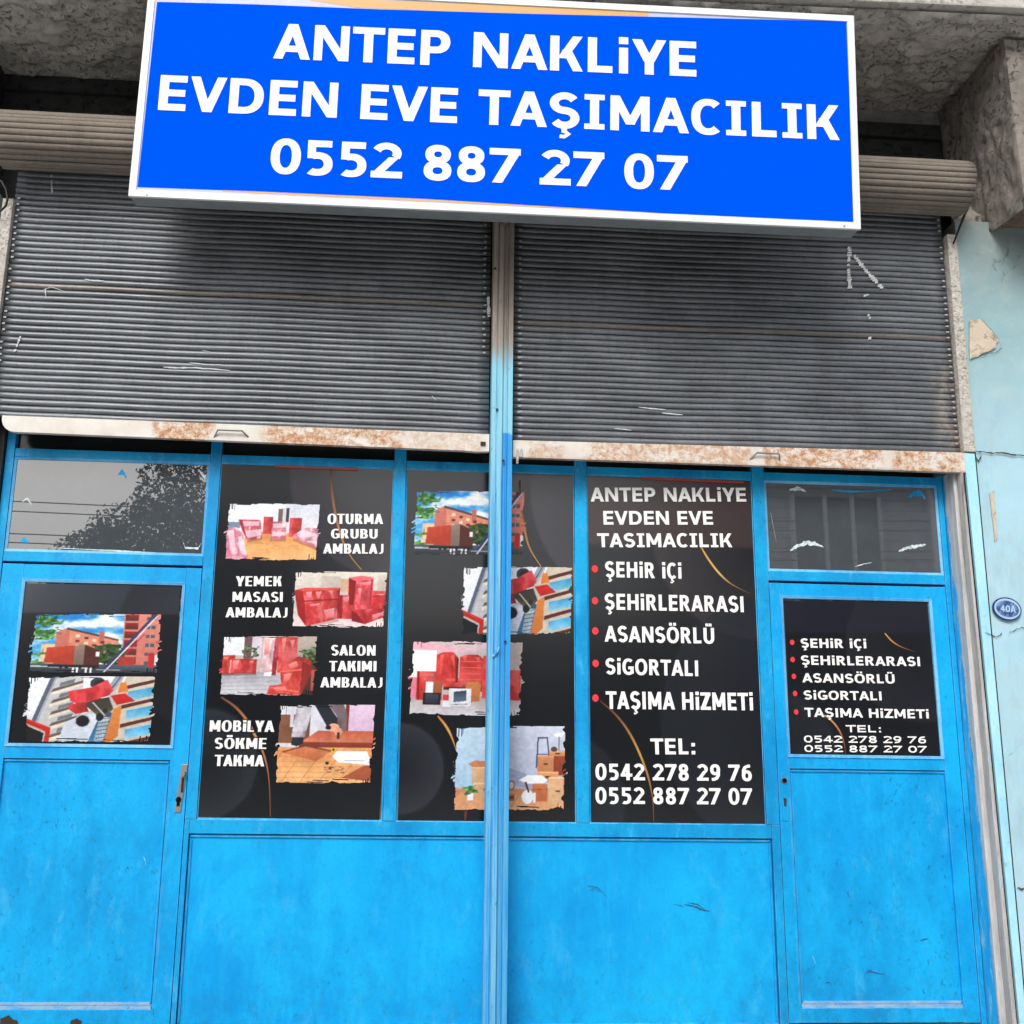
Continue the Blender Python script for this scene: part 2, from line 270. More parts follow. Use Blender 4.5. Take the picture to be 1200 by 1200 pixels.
# ------------------------------------------------------------ mesh helpers
class MB:
    def __init__(s): s.v, s.f, s.mi = [], [], []
    def quad(s, pts, mi=0):
        n = len(s.v); s.v += [tuple(p) for p in pts]; s.f.append(tuple(range(n, n + len(pts)))); s.mi.append(mi); return s
    def box(s, x0, x1, y0, y1, z0, z1, mi=0):
        return s.hexa([(x0, y0, z0), (x1, y0, z0), (x1, y0, z1), (x0, y0, z1)], [(x0, y1, z0), (x1, y1, z0), (x1, y1, z1), (x0, y1, z1)], mi)
    def hexa(s, a, b, mi=0):                      # a: front quad, b: back quad
        n = len(s.v); s.v += [tuple(p) for p in a] + [tuple(p) for p in b]
        for f in ((0, 1, 2, 3), (7, 6, 5, 4), (1, 0, 4, 5), (2, 1, 5, 6), (3, 2, 6, 7), (0, 3, 7, 4)):
            s.f.append(tuple(n + i for i in f)); s.mi.append(mi)
        return s
    def tube(s, pts, r, n=8, mi=0):
        pts = [Vector(p) for p in pts]; base = len(s.v)
        for i, p in enumerate(pts):
            t = (pts[min(i + 1, len(pts) - 1)] - pts[max(i - 1, 0)]).normalized()
            u = t.orthogonal().normalized() if i == 0 else (u - t * u.dot(t)).normalized()
            w = t.cross(u); rr = r[i] if hasattr(r, '__len__') else r
            for k in range(n):
                a = 2 * math.pi * k / n; s.v.append(tuple(p + (u * math.cos(a) + w * math.sin(a)) * rr))
        for i in range(len(pts) - 1):
            for k in range(n):
                a, b = base + i * n + k, base + i * n + (k + 1) % n; s.f.append((a, b, b + n, a + n)); s.mi.append(mi)
        s.f.append(tuple(base + k for k in range(n))[::-1]); s.f.append(tuple(base + (len(pts) - 1) * n + k for k in range(n))); s.mi += [mi, mi]
        return s
    def prism(s, prof, x0, x1, mi=0):             # closed (y,z) profile swept along x
        n = len(s.v); k = len(prof)
        s.v += [(x0, y, z) for y, z in prof] + [(x1, y, z) for y, z in prof]
        for i in range(k):
            j = (i + 1) % k; s.f.append((n + i, n + j, n + k + j, n + k + i)); s.mi.append(mi)
        s.f.append(tuple(n + i for i in range(k))[::-1]); s.f.append(tuple(n + k + i for i in range(k))); s.mi += [mi, mi]
        return s
    def build(s, name, mat, parent=None, bevel=0, smooth=False):
        off = Vector(parent.get('_o', (0, 0, 0))) if parent is not None else Vector((0, 0, 0))
        me = bpy.data.meshes.new(name); me.from_pydata([tuple(Vector(v) - off) for v in s.v], [], s.f)
        for mm in (mat if isinstance(mat, (list, tuple)) else [mat]): me.materials.append(MT[mm] if isinstance(mm, str) else mm)
        me.polygons.foreach_set('material_index', s.mi)
        bm = bmesh.new(); bm.from_mesh(me); bmesh.ops.recalc_face_normals(bm, faces=bm.faces)
        if bevel:
            bmesh.ops.bevel(bm, geom=[e for e in bm.edges if e.calc_face_angle(0) > .6], offset=bevel, segments=2, affect='EDGES', profile=.6)
        bm.to_mesh(me); bm.free()
        if smooth: me.polygons.foreach_set('use_smooth', [True] * len(me.polygons))
        o = bpy.data.objects.new(name, me); C.objects.link(o)
        if parent is not None: o.parent = parent; o['_o'] = tuple(off)
        return o
def tag(o, label, cat, group=None):
    o['label'] = label; o['category'] = cat
    if group: o['group'] = group
    return o
def thing(name, label, cat, loc=(0, 0, 0), group=None, rot=None):
    o = bpy.data.objects.new(name, None); C.objects.link(o); o.location = loc; o['_o'] = tuple(loc); o.empty_display_size = .1
    return tag(o, label, cat, group)
def struct(o): o['kind'] = 'structure'; return o

# ------------------------------------------------------------ lettering: bold capitals drawn as strokes with a flat pen
ADV = dict(A=1.068, B=1.048, C=.98, D=1.142, E=.94, G=1.1, H=1.152, I=.5, J=.763, K=1.06, L=.88, M=1.3, N=1.164, O=1.17, P=1.008, R=1.07, S=.977,
           T=.938, U=1.117, V=1.05, Y=1.013, Z=.952, i=.47)
ADV.update({'Ş': .977, 'Ç': .98, 'Ö': 1.17, 'Ü': 1.117, ' ': .5, ':': .5}); ADV.update({c: .978 for c in '0123456789'})
def glyph(ch, w, t, h, e=0, serif=False):
    """list of closed outlines (points or strips) in a box w wide and 1 high; t, h: vertical and horizontal stroke weights, e: outline growth"""
    out = []
    def quad(*p):
        if e:
            cx = sum(a for a, _ in p) / 4; cy = sum(b for _, b in p) / 4
            p = [(a + math.copysign(e, a - cx), b + math.copysign(e, b - cy)) for a, b in p]
        out.append([(list(p))])
    def rect(x0, y0, x1, y1): quad((x0, y0), (x1, y0), (x1, y1), (x0, y1))
    def par(b0, t0, k, y0=0, y1=1): quad((b0, y0), (b0 + k, y0), (t0 + k, y1), (t0, y1))
    def arc(cx, cy, rx, ry, a0, a1, n=20, sq=2.25):
        q = []
        for i in range(n + 1):
            a = math.radians(a0 + (a1 - a0) * i / n); ca, sa = math.cos(a), math.sin(a)
            f = lambda c: math.copysign(abs(c) ** (2 / sq), c)
            q.append(((cx + (rx + e) * f(ca), cy + (ry + e) * f(sa)), (cx + (rx - t - e) * f(ca), cy + (ry - h - e) * f(sa))))
        out.append([q, 'strip'])
    def stroke(P, kt=1, kh=1):
        q = []
        for i, p in enumerate(P):
            a = P[max(i - 1, 0)]; b = P[min(i + 1, len(P) - 1)]; dx, dy = b[0] - a[0], b[1] - a[1]; l = math.hypot(dx, dy) or 1
            nx, ny = -dy / l, dx / l; q.append(((p[0] + nx * (t * kt / 2 + e), p[1] + ny * (h * kh / 2 + e)), (p[0] - nx * (t * kt / 2 + e), p[1] - ny * (h * kh / 2 + e))))
        out.append([q, 'strip'])
    def el(cx, cy, rx, ry, a0, a1, n=14): return [(cx + rx * math.cos(math.radians(a0 + (a1 - a0) * i / n)), cy + ry * math.sin(math.radians(a0 + (a1 - a0) * i / n))) for i in range(n + 1)]
    k = t * 1.03
    def bowl(xs, xr, y0, y1):
        rect(t * .5, y1 - h, xs, y1); rect(t * .5, y0, xs, y0 + h); arc(xs, (y0 + y1) / 2, xr - xs, (y1 - y0) / 2, -90, 90)
    base = {'Ş': 'S', 'Ç': 'C', 'Ö': 'O', 'Ü': 'U'}.get(ch, ch)
    if base == 'A':
        par(0, w / 2 - k / 2, k); par(w - k, w / 2 - k / 2, k); rect(w * .22, .2, w * .78, .2 + h * .95)
    elif base == 'B': rect(0, 0, t, 1); bowl(w * .5, w * .94, .5 - h * .45, 1); bowl(w * .52, w, 0, .5 + h * .45)
    elif base == 'C': arc(w * .56, .5, w * .56, .52, 48, 312, 30)
    elif base == 'D': rect(0, 0, t, 1); bowl(w * .42, w, 0, 1)
    elif base == 'E': rect(0, 0, t, 1); [rect(t, y, w, y + h) for y in (0, 1 - h)]; rect(t, .5 - h / 2, w * .95, .5 + h / 2)
    elif base == 'G': arc(w * .54, .5, w * .54, .52, 50, 318, 30); rect(w - t, .07, w, .52); rect(w * .52, .52 - h, w - t * .5, .52)
    elif base == 'H': rect(0, 0, t, 1); rect(w - t, 0, w, 1); rect(t * .5, .5 - h / 2, w - t * .5, .5 + h / 2)
    elif base == 'I':
        rect(w / 2 - t / 2, 0, w / 2 + t / 2, 1)
        if serif: rect(0, 0, w, h * .82); rect(0, 1 - h * .82, w, 1)
    elif base == 'i': rect(w / 2 - t / 2, 0, w / 2 + t / 2, .74); rect(w / 2 - t * .52, .84, w / 2 + t * .52, 1.04)
    elif base == 'J': rect(w - t, .28, w, 1); arc(w - t * 1.6, .3, t * 1.6, .32, 0, -100); 
    elif base == 'K': rect(0, 0, t, 1); par(t * .8, w - k * 1.08, k * 1.04, .36, 1); par(w - k * 1.04, t * 1.3, k * 1.04, 0, .6)
    elif base == 'L': rect(0, 0, t, 1); rect(t, 0, w, h)
    elif base == 'M': rect(0, 0, t * .95, 1); rect(w - t * .95, 0, w, 1); par(w / 2 - t * .45, 0, t * 1.02, .18, 1); par(w / 2 - t * .5, w - t, t * 1.0, .18, 1)
    elif base == 'N': rect(0, 0, t * .93, 1); rect(w - t * .93, 0, w, 1); par(w - t * 1.08, 0, t * 1.08)
    elif base == 'O': arc(w / 2, .5, w / 2, .52, 0, 360, 44)
    elif base == 'P': rect(0, 0, t, 1); bowl(w * .5, w, .34, 1)
    elif base == 'R': rect(0, 0, t, 1); bowl(w * .46, w * .9, .4, 1); par(w - k, w * .34, k * 1.05, 0, .46)
    elif base == 'S':
        bt = (.52 - h / 2) / 2 ; a = (w - t) / 2
        stroke(el(w / 2, .5 + bt, a, bt, 28, 255) + [(w * .5, .5)] + el(w / 2, .5 - bt, a, bt, 75, -152), 1, 1.06)
    elif base == 'T': rect(0, 1 - h, w, 1); rect(w / 2 - t / 2, 0, w / 2 + t / 2, 1 - h)
    elif base == 'U': rect(0, .36, t, 1); rect(w - t, .36, w, 1); arc(w / 2, .37, w / 2, .39, 180, 360)
    elif base == 'V': par(w / 2 - k / 2, 0, k); par(w / 2 - k / 2, w - k, k)
    elif base == 'Y': rect(w / 2 - t / 2, 0, w / 2 + t / 2, .45); par(w / 2 - k * .55, 0, k * 1.05, .36, 1); par(w / 2 - k * .5, w - k * 1.05, k * 1.05, .36, 1)
    elif base == 'Z': rect(0, 0, w, h); rect(0, 1 - h, w, 1); par(0, w - k * 1.3, k * 1.3, h * .5, 1 - h * .5)
    elif base == ':': rect(w / 2 - t / 2, .0, w / 2 + t / 2, .22); rect(w / 2 - t / 2, .5, w / 2 + t / 2, .72)
    elif base == '0': arc(w / 2, .5, w / 2, .52, 0, 360, 40)
    elif base == '2':
        stroke(el(w * .48, .71, w * .48 - t / 2, .31 - h / 2, 158, -30), 1, 1.02); par(w * .02, w * .56, t * 1.16, h * .6, .60); rect(0, 0, w, h)
    elif base == '4': rect(w * .78 - t, 0, w * .78, 1); rect(0, .22, w, .22 + h); par(0, w * .78 - t * 1.1, k, .3, 1)
    elif base == '5': rect(t * .2, 1 - h, w * .93, 1); rect(t * .2, .48, t * 1.12, 1 - h * .5); arc(w * .42, .32, w * .56, .34, -125, 118, 26)
    elif base == '6': arc(w / 2, .32, w / 2, .34, 0, 360, 36); stroke([(w * .86, 1 - h * .42), (w * .62, 1 - h * .5), (w * .36, .84), (w * .2, .66), (t * .56, .36)])
    elif base == '9': arc(w / 2, .68, w / 2, .34, 0, 360, 36); stroke([(w * .14, h * .42), (w * .38, h * .5), (w * .64, .16), (w * .8, .34), (w - t * .56, .64)])
    elif base == '7': rect(0, 1 - h, w, 1); par(w * .1, w - k * 1.1, k * 1.12, 0, 1 - h * .5)
    elif base == '8': arc(w / 2, .745, w * .46, .275, 0, 360, 34); arc(w / 2, .27, w / 2, .29, 0, 360, 34)
    if ch in 'ŞÇ': rect(w * .5 - t * .3, -.14, w * .5 + t * .3, .02); stroke([(w * .5, -.1), (w * .5 + t * .5, -.17), (w * .5, -.25), (w * .5 - t * .5, -.24)], .55, .55)
    if ch in 'ÖÜ': rect(w * .24 - .02, 1.09, w * .24 + t * .8, 1.27); rect(w * .76 - t * .8, 1.09, w * .76 + .02, 1.27)
    return out
SBR = {c: .012 for c in 'AVYT'}; SBR.update({c: .055 for c in 'OCGÖÇSŞ0'}); SBR.update({c: .035 for c in 'Z247'})
STY = {'sign': (.252, .19, 1.0, True), 'list': (.225, .185, .85, False), 'wide': (.24, .19, .85, False), 'cap': (.31, .125, .95, False)}
def text_mesh(txt, p0, p1, cap, sty, to3, depth, e=0.0):
    """p0, p1: baseline ends on the plane, in metres; to3(a,b,lift) gives the point in space"""
    t, h, wf, serif = STY[sty]
    p0 = np.array(p0); p1 = np.array(p1); L = np.linalg.norm(p1 - p0); ux = (p1 - p0) / L; uy = np.array([-ux[1], ux[0]])
    sbs = [SBR.get(c, .085 if c not in 'K' else .06) for c in txt]
    adv = [(.75 if (c == 'I' and serif) else ADV[c]) * wf for c in txt]
    nat = sum(adv) - sbs[0] - sbs[-1]; sx = L / cap / nat
    out = []; x = -sbs[0] * sx
    for c, a, sb in zip(txt, adv, sbs):
        a *= sx; gw = a - 2 * sb * sx; mb = MB(); n = 0
        tt = t * min(1.25, max(.8, sx ** .7)) if sty != 'wide' else t * 1.2
        if c == 'i' or c == ':' or (c == 'I' and not serif): gw = max(gw, tt)
        if c != ' ':
            for comp in glyph(c, gw, min(tt, gw * .46) if c not in 'Ii:' else tt, h, e, serif):
                n += 1; lift = depth + .00012 * (n % 7)
                f = lambda q: to3(*(p0 + ux * (x + sb * sx + q[0]) * cap + uy * q[1] * cap), lift)
                if len(comp) == 2:
                    q = comp[0]
                    for i in range(len(q) - 1): mb.quad([f(q[i][0]), f(q[i + 1][0]), f(q[i + 1][1]), f(q[i][1])])
                else: mb.quad([f(p) for p in comp[0]])
            out.append(mb)
        x += a
    return out
def build_flat(mb, name, mat, parent):
    if isinstance(mb, list): return [build_flat(q, 'letter', mat, parent) for q in mb]
    off = Vector(parent.get('_o', (0, 0, 0))); me = bpy.data.meshes.new(name)
    me.from_pydata([tuple(Vector(v) - off) for v in mb.v], [], mb.f); me.materials.append(MT[mat]); o = bpy.data.objects.new(name, me); C.objects.link(o); o.parent = parent
    return o
YP = .006                                        # face of the posters, just proud of the glass
def wall3(a, b, lift): return (a, YP - lift, b)
def line(parent, txt, l, r, cap, sty='list', mat='white', e=0, depth=.0035, Y=YP):
    p0, p1 = xz(*l, Y), xz(*r, Y); c = abs(xz(l[0], l[1] - cap, Y)[1] - p0[1])
    if e:
        bb = text_mesh(txt, p0, p1, c, sty, lambda a, b, q: (a, Y - q, b), depth - .0012, e); [build_flat(q, 'letter_outline', 'black', parent) for q in bb]
    mb = text_mesh(txt, p0, p1, c, sty, lambda a, b, q: (a, Y - q, b), depth)
    return build_flat(mb, 'lettering', mat, parent)

# ------------------------------------------------------------ colour prints (painted as numbers on a fine grid of the film)
def vn(h, w, sy, sx, seed=0, oct=4):
    rs = np.random.RandomState(seed); o = np.zeros((h, w)); amp = 1; tot = 0
    for k in range(oct):
        gy, gx = int(sy * 2 ** k) + 2, int(sx * 2 ** k) + 2; g = rs.rand(gy, gx)
        y = np.linspace(0, gy - 1.001, h); x = np.linspace(0, gx - 1.001, w); yi, xi = y.astype(int), x.astype(int); fy, fx = (y - yi)[:, None], (x - xi)[None]
        fy, fx = fy * fy * (3 - 2 * fy), fx * fx * (3 - 2 * fx)
        a = g[yi][:, xi]; b = g[yi][:, xi + 1]; c = g[yi + 1][:, xi]; d = g[yi + 1][:, xi + 1]
        o += amp * ((a * (1 - fx) + b * fx) * (1 - fy) + (c * (1 - fx) + d * fx) * fy); tot += amp; amp *= .55
    return o / tot
class Art:
    def __init__(s, w, h, c=(128, 128, 128)):
        s.w, s.h = w, h; s.a = np.zeros((h, w, 3)) + np.array(c, float); s.X, s.Y = np.meshgrid((np.arange(w) + .5) / w, (np.arange(h) + .5) / h); s.sd = 1
    def m(s, P):
        X, Y = s.X, s.Y; ins = np.zeros(X.shape, bool); n = len(P)
        for i in range(n):
            (x0, y0), (x1, y1) = P[i], P[(i + 1) % n]
            if y0 == y1: continue
            c = ((y0 > Y) != (y1 > Y)) & (X < (x1 - x0) * (Y - y0) / (y1 - y0) + x0); ins ^= c
        return ins
    def poly(s, P, c, c2=None, k=0.0, ax=1, a=1.0):
        msk = s.m(P)
        ys = [p[ax] for p in P]; t = np.clip(((s.X if ax == 0 else s.Y) - min(ys)) / max(1e-6, max(ys) - min(ys)), 0, 1)[..., None]
        col = np.array(c, float) * (1 - t) + np.array(c2 if c2 is not None else c, float) * t
        if k: s.sd += 1; col = col * (1 + k * (vn(s.h, s.w, 6, 8, s.sd)[..., None] * 2 - 1))
        s.a = np.where(msk[..., None], s.a * (1 - a) + col * a, s.a); return s
    def rect(s, x0, y0, x1, y1, c, c2=None, k=0.0, ax=1): return s.poly([(x0, y0), (x1, y0), (x1, y1), (x0, y1)], c, c2, k, ax)
    def ell(s, cx, cy, rx, ry, c, k=0): 
        msk = ((s.X - cx) / rx) ** 2 + ((s.Y - cy) / ry) ** 2 < 1; s.a = np.where(msk[..., None], np.array(c, float) * np.ones_like(s.a), s.a); return s
    def ln(s, x0, y0, x1, y1, wd, c):
        dx, dy = (x1 - x0) * s.w, (y1 - y0) * s.h; l = math.hypot(dx, dy); nx, ny = -dy / l * wd / 2 / s.w, dx / l * wd / 2 / s.h
        return s.poly([(x0 + nx, y0 + ny), (x1 + nx, y1 + ny), (x1 - nx, y1 - ny), (x0 - nx, y0 - ny)], c)
    def blob(s, P, c0, c1, thr=.45, sc=30):       # foliage: mottled, with a ragged edge
        s.sd += 1; n = vn(s.h, s.w, sc * .6, sc * .6, s.sd, 3); sx_, sy_ = s.X, s.Y; s.X = s.X + (vn(s.h, s.w, sc, sc, s.sd + 9, 2) - .5) * .09; s.Y = s.Y + (vn(s.h, s.w, sc, sc, s.sd + 8, 2) - .5) * .09; msk = s.m(P) & (n > thr - .06); s.X, s.Y = sx_, sy_
        n2 = np.clip((vn(s.h, s.w, sc * 1.2, sc * 1.2, s.sd + 50, 2)[..., None] - .5) * 2.2 + .5, 0, 1); col = np.array(c0, float) * (1 - n2) + np.array(c1, float) * n2 * 1.1
        s.a = np.where(msk[..., None], col, s.a); return s
    def wrap(s, P, c, hi=(245, 190, 195), amt=.35, sc=9): # glossy film wrapping: red with creased highlights
        s.sd += 1; msk = s.m(P); n = vn(s.h, s.w, sc * .7, sc, s.sd, 3); n3 = vn(s.h, s.w, sc * 1.3, sc * .7, s.sd + 70, 3); n4 = vn(s.h, s.w, 3, 3, s.sd + 40, 2)
        n5 = vn(s.h, s.w, 5, 15, s.sd + 20, 3); r = (np.clip((n5 - .55) * 8, 0, 1) * .75 + np.exp(-((n3 - .46) * 60) ** 2) * .35 + np.clip((n4 - .56) * 6, 0, .8))[..., None].clip(0, 1) * min(1, amt * 1.25)
        xs = [p[0] for p in P]; tx = np.clip((s.X - min(xs)) / max(1e-6, max(xs) - min(xs)), 0, 1)[..., None]
        dk = np.clip((.5 - n5) * 3, 0, 1)[..., None] * .25 + .20 * tx; c = tuple(np.array(c) * .86 + np.array((236, 150, 140)) * .14)
        col = np.array(c, float) * (1.08 - dk); col = col * (1 - r) + np.array(hi, float) * r; s.a = np.where(msk[..., None], col, s.a)
        return s
    def grain(s, k=.05):                          # the small tonal detail of a printed snapshot
        lum = s.a.mean(2, keepdims=True); n = vn(s.h, s.w, 26, 34, 91, 3)[..., None] - .5; n2 = vn(s.h, s.w, 60, 16, 92, 2)[..., None] - .5; n3 = vn(s.h, s.w, 4, 5, 93, 2)[..., None] - .5
        s.a = (s.a - 128) * 1.05 + 130; s.a = s.a * (1 + .16 * n + .05 * n2 + .07 * n3) + (np.random.RandomState(3).rand(s.h, s.w, 1) - .5) * 12; return s
def red(a, x0, y0, x1, y1, c=(200, 48, 50), sk=.0, hi=(245, 170, 175), amt=.3): return a.wrap([(x0 + sk, y0), (x1 + sk, y0), (x1, y1), (x0, y1)], c, hi, amt)
def art_sofas():
    a = Art(210, 124, (236, 240, 246)); a.rect(0, 0, .62, .55, (238, 244, 250), (225, 232, 238)); a.rect(.62, 0, 1, .5, (212, 218, 232), (226, 226, 236))
    a.poly([(0, .35), (.16, .35), (.16, .45), (0, .5)], (120, 138, 160)); a.rect(.55, .1, .61, .33, (120, 96, 98)); a.rect(.63, .08, .66, .33, (70, 62, 70)); a.rect(.595, .08, .62, .33, (214, 214, 220))
    a.poly([(.2, .62), (1, .5), (1, 1), (.2, 1)], (232, 164, 96), (240, 184, 126), .1); a.rect(.25, .52, .9, .72, (222, 148, 92), (230, 165, 100), .1)
    red(a, .4, .24, .5, .54, (196, 44, 48)); red(a, .67, .25, .8, .58, (196, 50, 54)); a.wrap([(.14, .3), (.37, .3), (.40, .62), (.24, .68), (.18, .48)], (206, 84, 104), (246, 214, 226), .8)
    a.wrap([(.5, .32), (.64, .32), (.65, .64), (.48, .63)], (214, 120, 140), (250, 230, 238), .85); a.wrap([(.72, .55), (.84, .42), (1, .42), (1, .78), (.9, .74), (.72, .6)], (206, 130, 150), (246, 222, 232), .8)
    a.wrap([(0, .46), (.13, .44), (.2, .55), (.26, .98), (0, 1)], (214, 128, 158), (250, 226, 236), .8); a.poly([(0, .9), (.27, .9), (.27, 1), (0, 1)], (196, 70, 110), a=.4)
    for P in ([(.17, .33), (.35, .33), (.36, .4), (.19, .42)], [(.21, .5), (.38, .46), (.39, .56), (.25, .62)], [(.5, .36), (.63, .35), (.63, .42), (.51, .44)], [(.5, .5), (.63, .5), (.63, .56), (.5, .58)], [(.76, .56), (.88, .48), (.97, .54), (.84, .6)], [(.04, .5), (.1, .48), (.13, .8), (.08, .84)], [(.15, .6), (.19, .58), (.22, .84), (.18, .86)], [(.86, .64), (.98, .66), (.98, .71), (.88, .67)]): a.poly(P, (250, 232, 240), (240, 206, 220), 0, 1, .75)
    a.poly([(.14, .3), (.18, .3), (.25, .66), (.19, .5)], (170, 40, 60)); a.poly([(.24, .66), (.4, .6), (.4, .64), (.25, .7)], (150, 96, 60), a=.5); a.poly([(.48, .63), (.65, .63), (.65, .67), (.48, .67)], (150, 96, 60), a=.5); a.poly([(.72, .6), (1, .78), (1, .83), (.72, .65)], (160, 100, 70), a=.5); return a.grain()
def art_boxes():
    a = Art(210, 130, (214, 206, 198)); a.rect(.0, 0, 1, .5, (226, 222, 210), (205, 196, 190)); a.rect(.88, .06, 1, .4, (214, 202, 190), (190, 176, 166)); a.rect(.3, .1, .5, .4, (200, 188, 180)); a.rect(.5, .14, .58, .36, (214, 176, 150))
    a.rect(0, .78, 1, 1, (226, 206, 206), (238, 222, 222), .06)
    red(a, .58, .12, .84, .78, (216, 62, 74), 0, (250, 150, 165), .5); red(a, .83, .34, 1, .76, (206, 40, 48)); red(a, .49, .42, .66, .85, (206, 50, 56)); a.wrap([(.63, .68), (1, .64), (1, .78), (.78, .93), (.64, .88)], (190, 34, 42), (244, 160, 170), .4)
    a.wrap([(.03, .36), (.12, .32), (.5, .3), (.5, .85), (.17, .99), (.08, .8)], (206, 44, 48), (250, 190, 195), .35); a.ln(.08, .56, .5, .5, 3, (140, 22, 28)); a.ln(.13, .36, .48, .33, 2, (240, 140, 140)); a.ln(.49, .32, .49, .85, 2, (130, 20, 24)); a.ln(.76, .72, .80, .92, 2, (130, 20, 24))
    a.poly([(.03, .36), (.11, .34), (.15, .62), (.17, .99), (.08, .8)], (176, 34, 40), (150, 24, 30), .2); a.poly([(.05, .35), (.14, .31), (.5, .3), (.47, .34), (.12, .37)], (226, 84, 84))
    for P in ([(.15, .39), (.21, .38), (.2, .5), (.17, .47)], [(.25, .38), (.31, .37), (.29, .5), (.27, .5)], [(.38, .36), (.43, .35), (.42, .44)], [(.34, .7), (.45, .66), (.46, .82), (.38, .84)], [(.7, .2), (.82, .18), (.8, .24), (.71, .25)], [(.53, .48), (.6, .45), (.59, .54), (.55, .55)], [(.68, .3), (.72, .3), (.71, .52)], [(.86, .4), (.96, .39), (.95, .43)], [(.85, .76), (.97, .7), (.97, .76), (.86, .84)], [(.2, .6), (.3, .58), (.29, .62), (.2, .64)]): a.poly(P, (250, 190, 198), (238, 120, 134), 0, 1, .75)
    a.poly([(.49, .44), (.53, .43), (.54, .84), (.5, .85)], (150, 28, 34)); a.poly([(.58, .12), (.66, .18), (.65, .6), (.6, .6)], (140, 26, 34)); a.poly([(.58, .12), (.7, .08), (.84, .1), (.8, .15), (.66, .18)], (236, 110, 120)); a.poly([(.63, .68), (.7, .76), (.78, .93), (.64, .88)], (136, 22, 30)); a.poly([(.17, .985), (.5, .86), (.52, .89), (.2, 1.0)], (150, 120, 120), a=.5)
    a.ln(.82, .14, .82, .6, 2, (150, 26, 36)); a.ln(.84, .44, 1, .42, 2, (150, 26, 34)); return a.grain()
def art_salon():
    a = Art(200, 136, (196, 184, 178)); a.rect(0, 0, .3, .34, (238, 244, 252), (226, 232, 240)); a.rect(.24, 0, .32, .4, (110, 82, 84)); a.rect(.32, 0, .42, .4, (216, 206, 220)); a.rect(.76, .02, 1, .6, (184, 174, 164), (150, 140, 132)); a.rect(.84, .3, 1, 1, (96, 62, 56), (58, 36, 36), .2)
    a.poly([(0, .66), (.45, .6), (.8, .72), (.8, 1), (0, 1)], (168, 168, 178), (206, 208, 216), .12)
    for k in range(5): a.ln(.02, .74 + k * .06, .6, .68 + k * .07, 1, (150, 148, 156))
    a.blob([(.24, .2), (.38, .2), (.38, .38), (.24, .38)], (40, 60, 40), (110, 130, 90)); a.blob([(.82, .22), (1, .2), (1, .46), (.84, .44)], (30, 54, 36), (100, 124, 80))
    red(a, 0, .34, .16, .66, (196, 50, 46)); red(a, .12, .4, .38, .64, (190, 40, 42)); a.ln(.12, .42, .11, .68, 3, (236, 150, 150))
    red(a, .42, .02, .54, .62, (230, 196, 206), .02, (250, 240, 244), .8); red(a, .53, .02, .58, .66, (150, 22, 40), .02); red(a, .59, .02, .78, .62, (200, 54, 56), .0)
    a.wrap([(.68, .44), (.8, .34), (.92, .4), (.94, .6), (.84, .98), (.5, .98), (.52, .84), (.64, .8), (.62, .6)], (200, 50, 44), (240, 150, 140), .3); a.ln(.62, .6, .84, .56, 3, (232, 110, 100)); a.ln(.53, .86, .82, .92, 3, (232, 110, 100)); red(a, .94, .56, 1, .9, (150, 36, 30))
    for P in ([(.14, .43), (.2, .42), (.19, .56), (.15, .58)], [(.02, .38), (.09, .37), (.08, .42)], [(.44, .06), (.5, .05), (.49, .3), (.45, .34)], [(.62, .05), (.66, .04), (.65, .28), (.63, .3)], [(.7, .08), (.75, .07), (.73, .22)], [(.7, .48), (.78, .42), (.8, .5), (.73, .56)], [(.66, .64), (.74, .62), (.72, .74), (.67, .76)], [(.56, .86), (.68, .84), (.7, .9), (.6, .92)], [(.3, .44), (.35, .42), (.34, .48)]): a.poly(P, (248, 186, 180), (232, 110, 104), 0, 1, .7)
    a.poly([(.84, .42), (.94, .5), (.9, .8), (.83, .97), (.84, .7)], (120, 28, 26), a=.7); a.poly([(.46, .62), (.54, .6), (.53, .68), (.46, .68)], (246, 246, 250)); a.poly([(0, .64), (.38, .62), (.38, .66), (0, .69)], (120, 70, 72), a=.6); return a.grain()
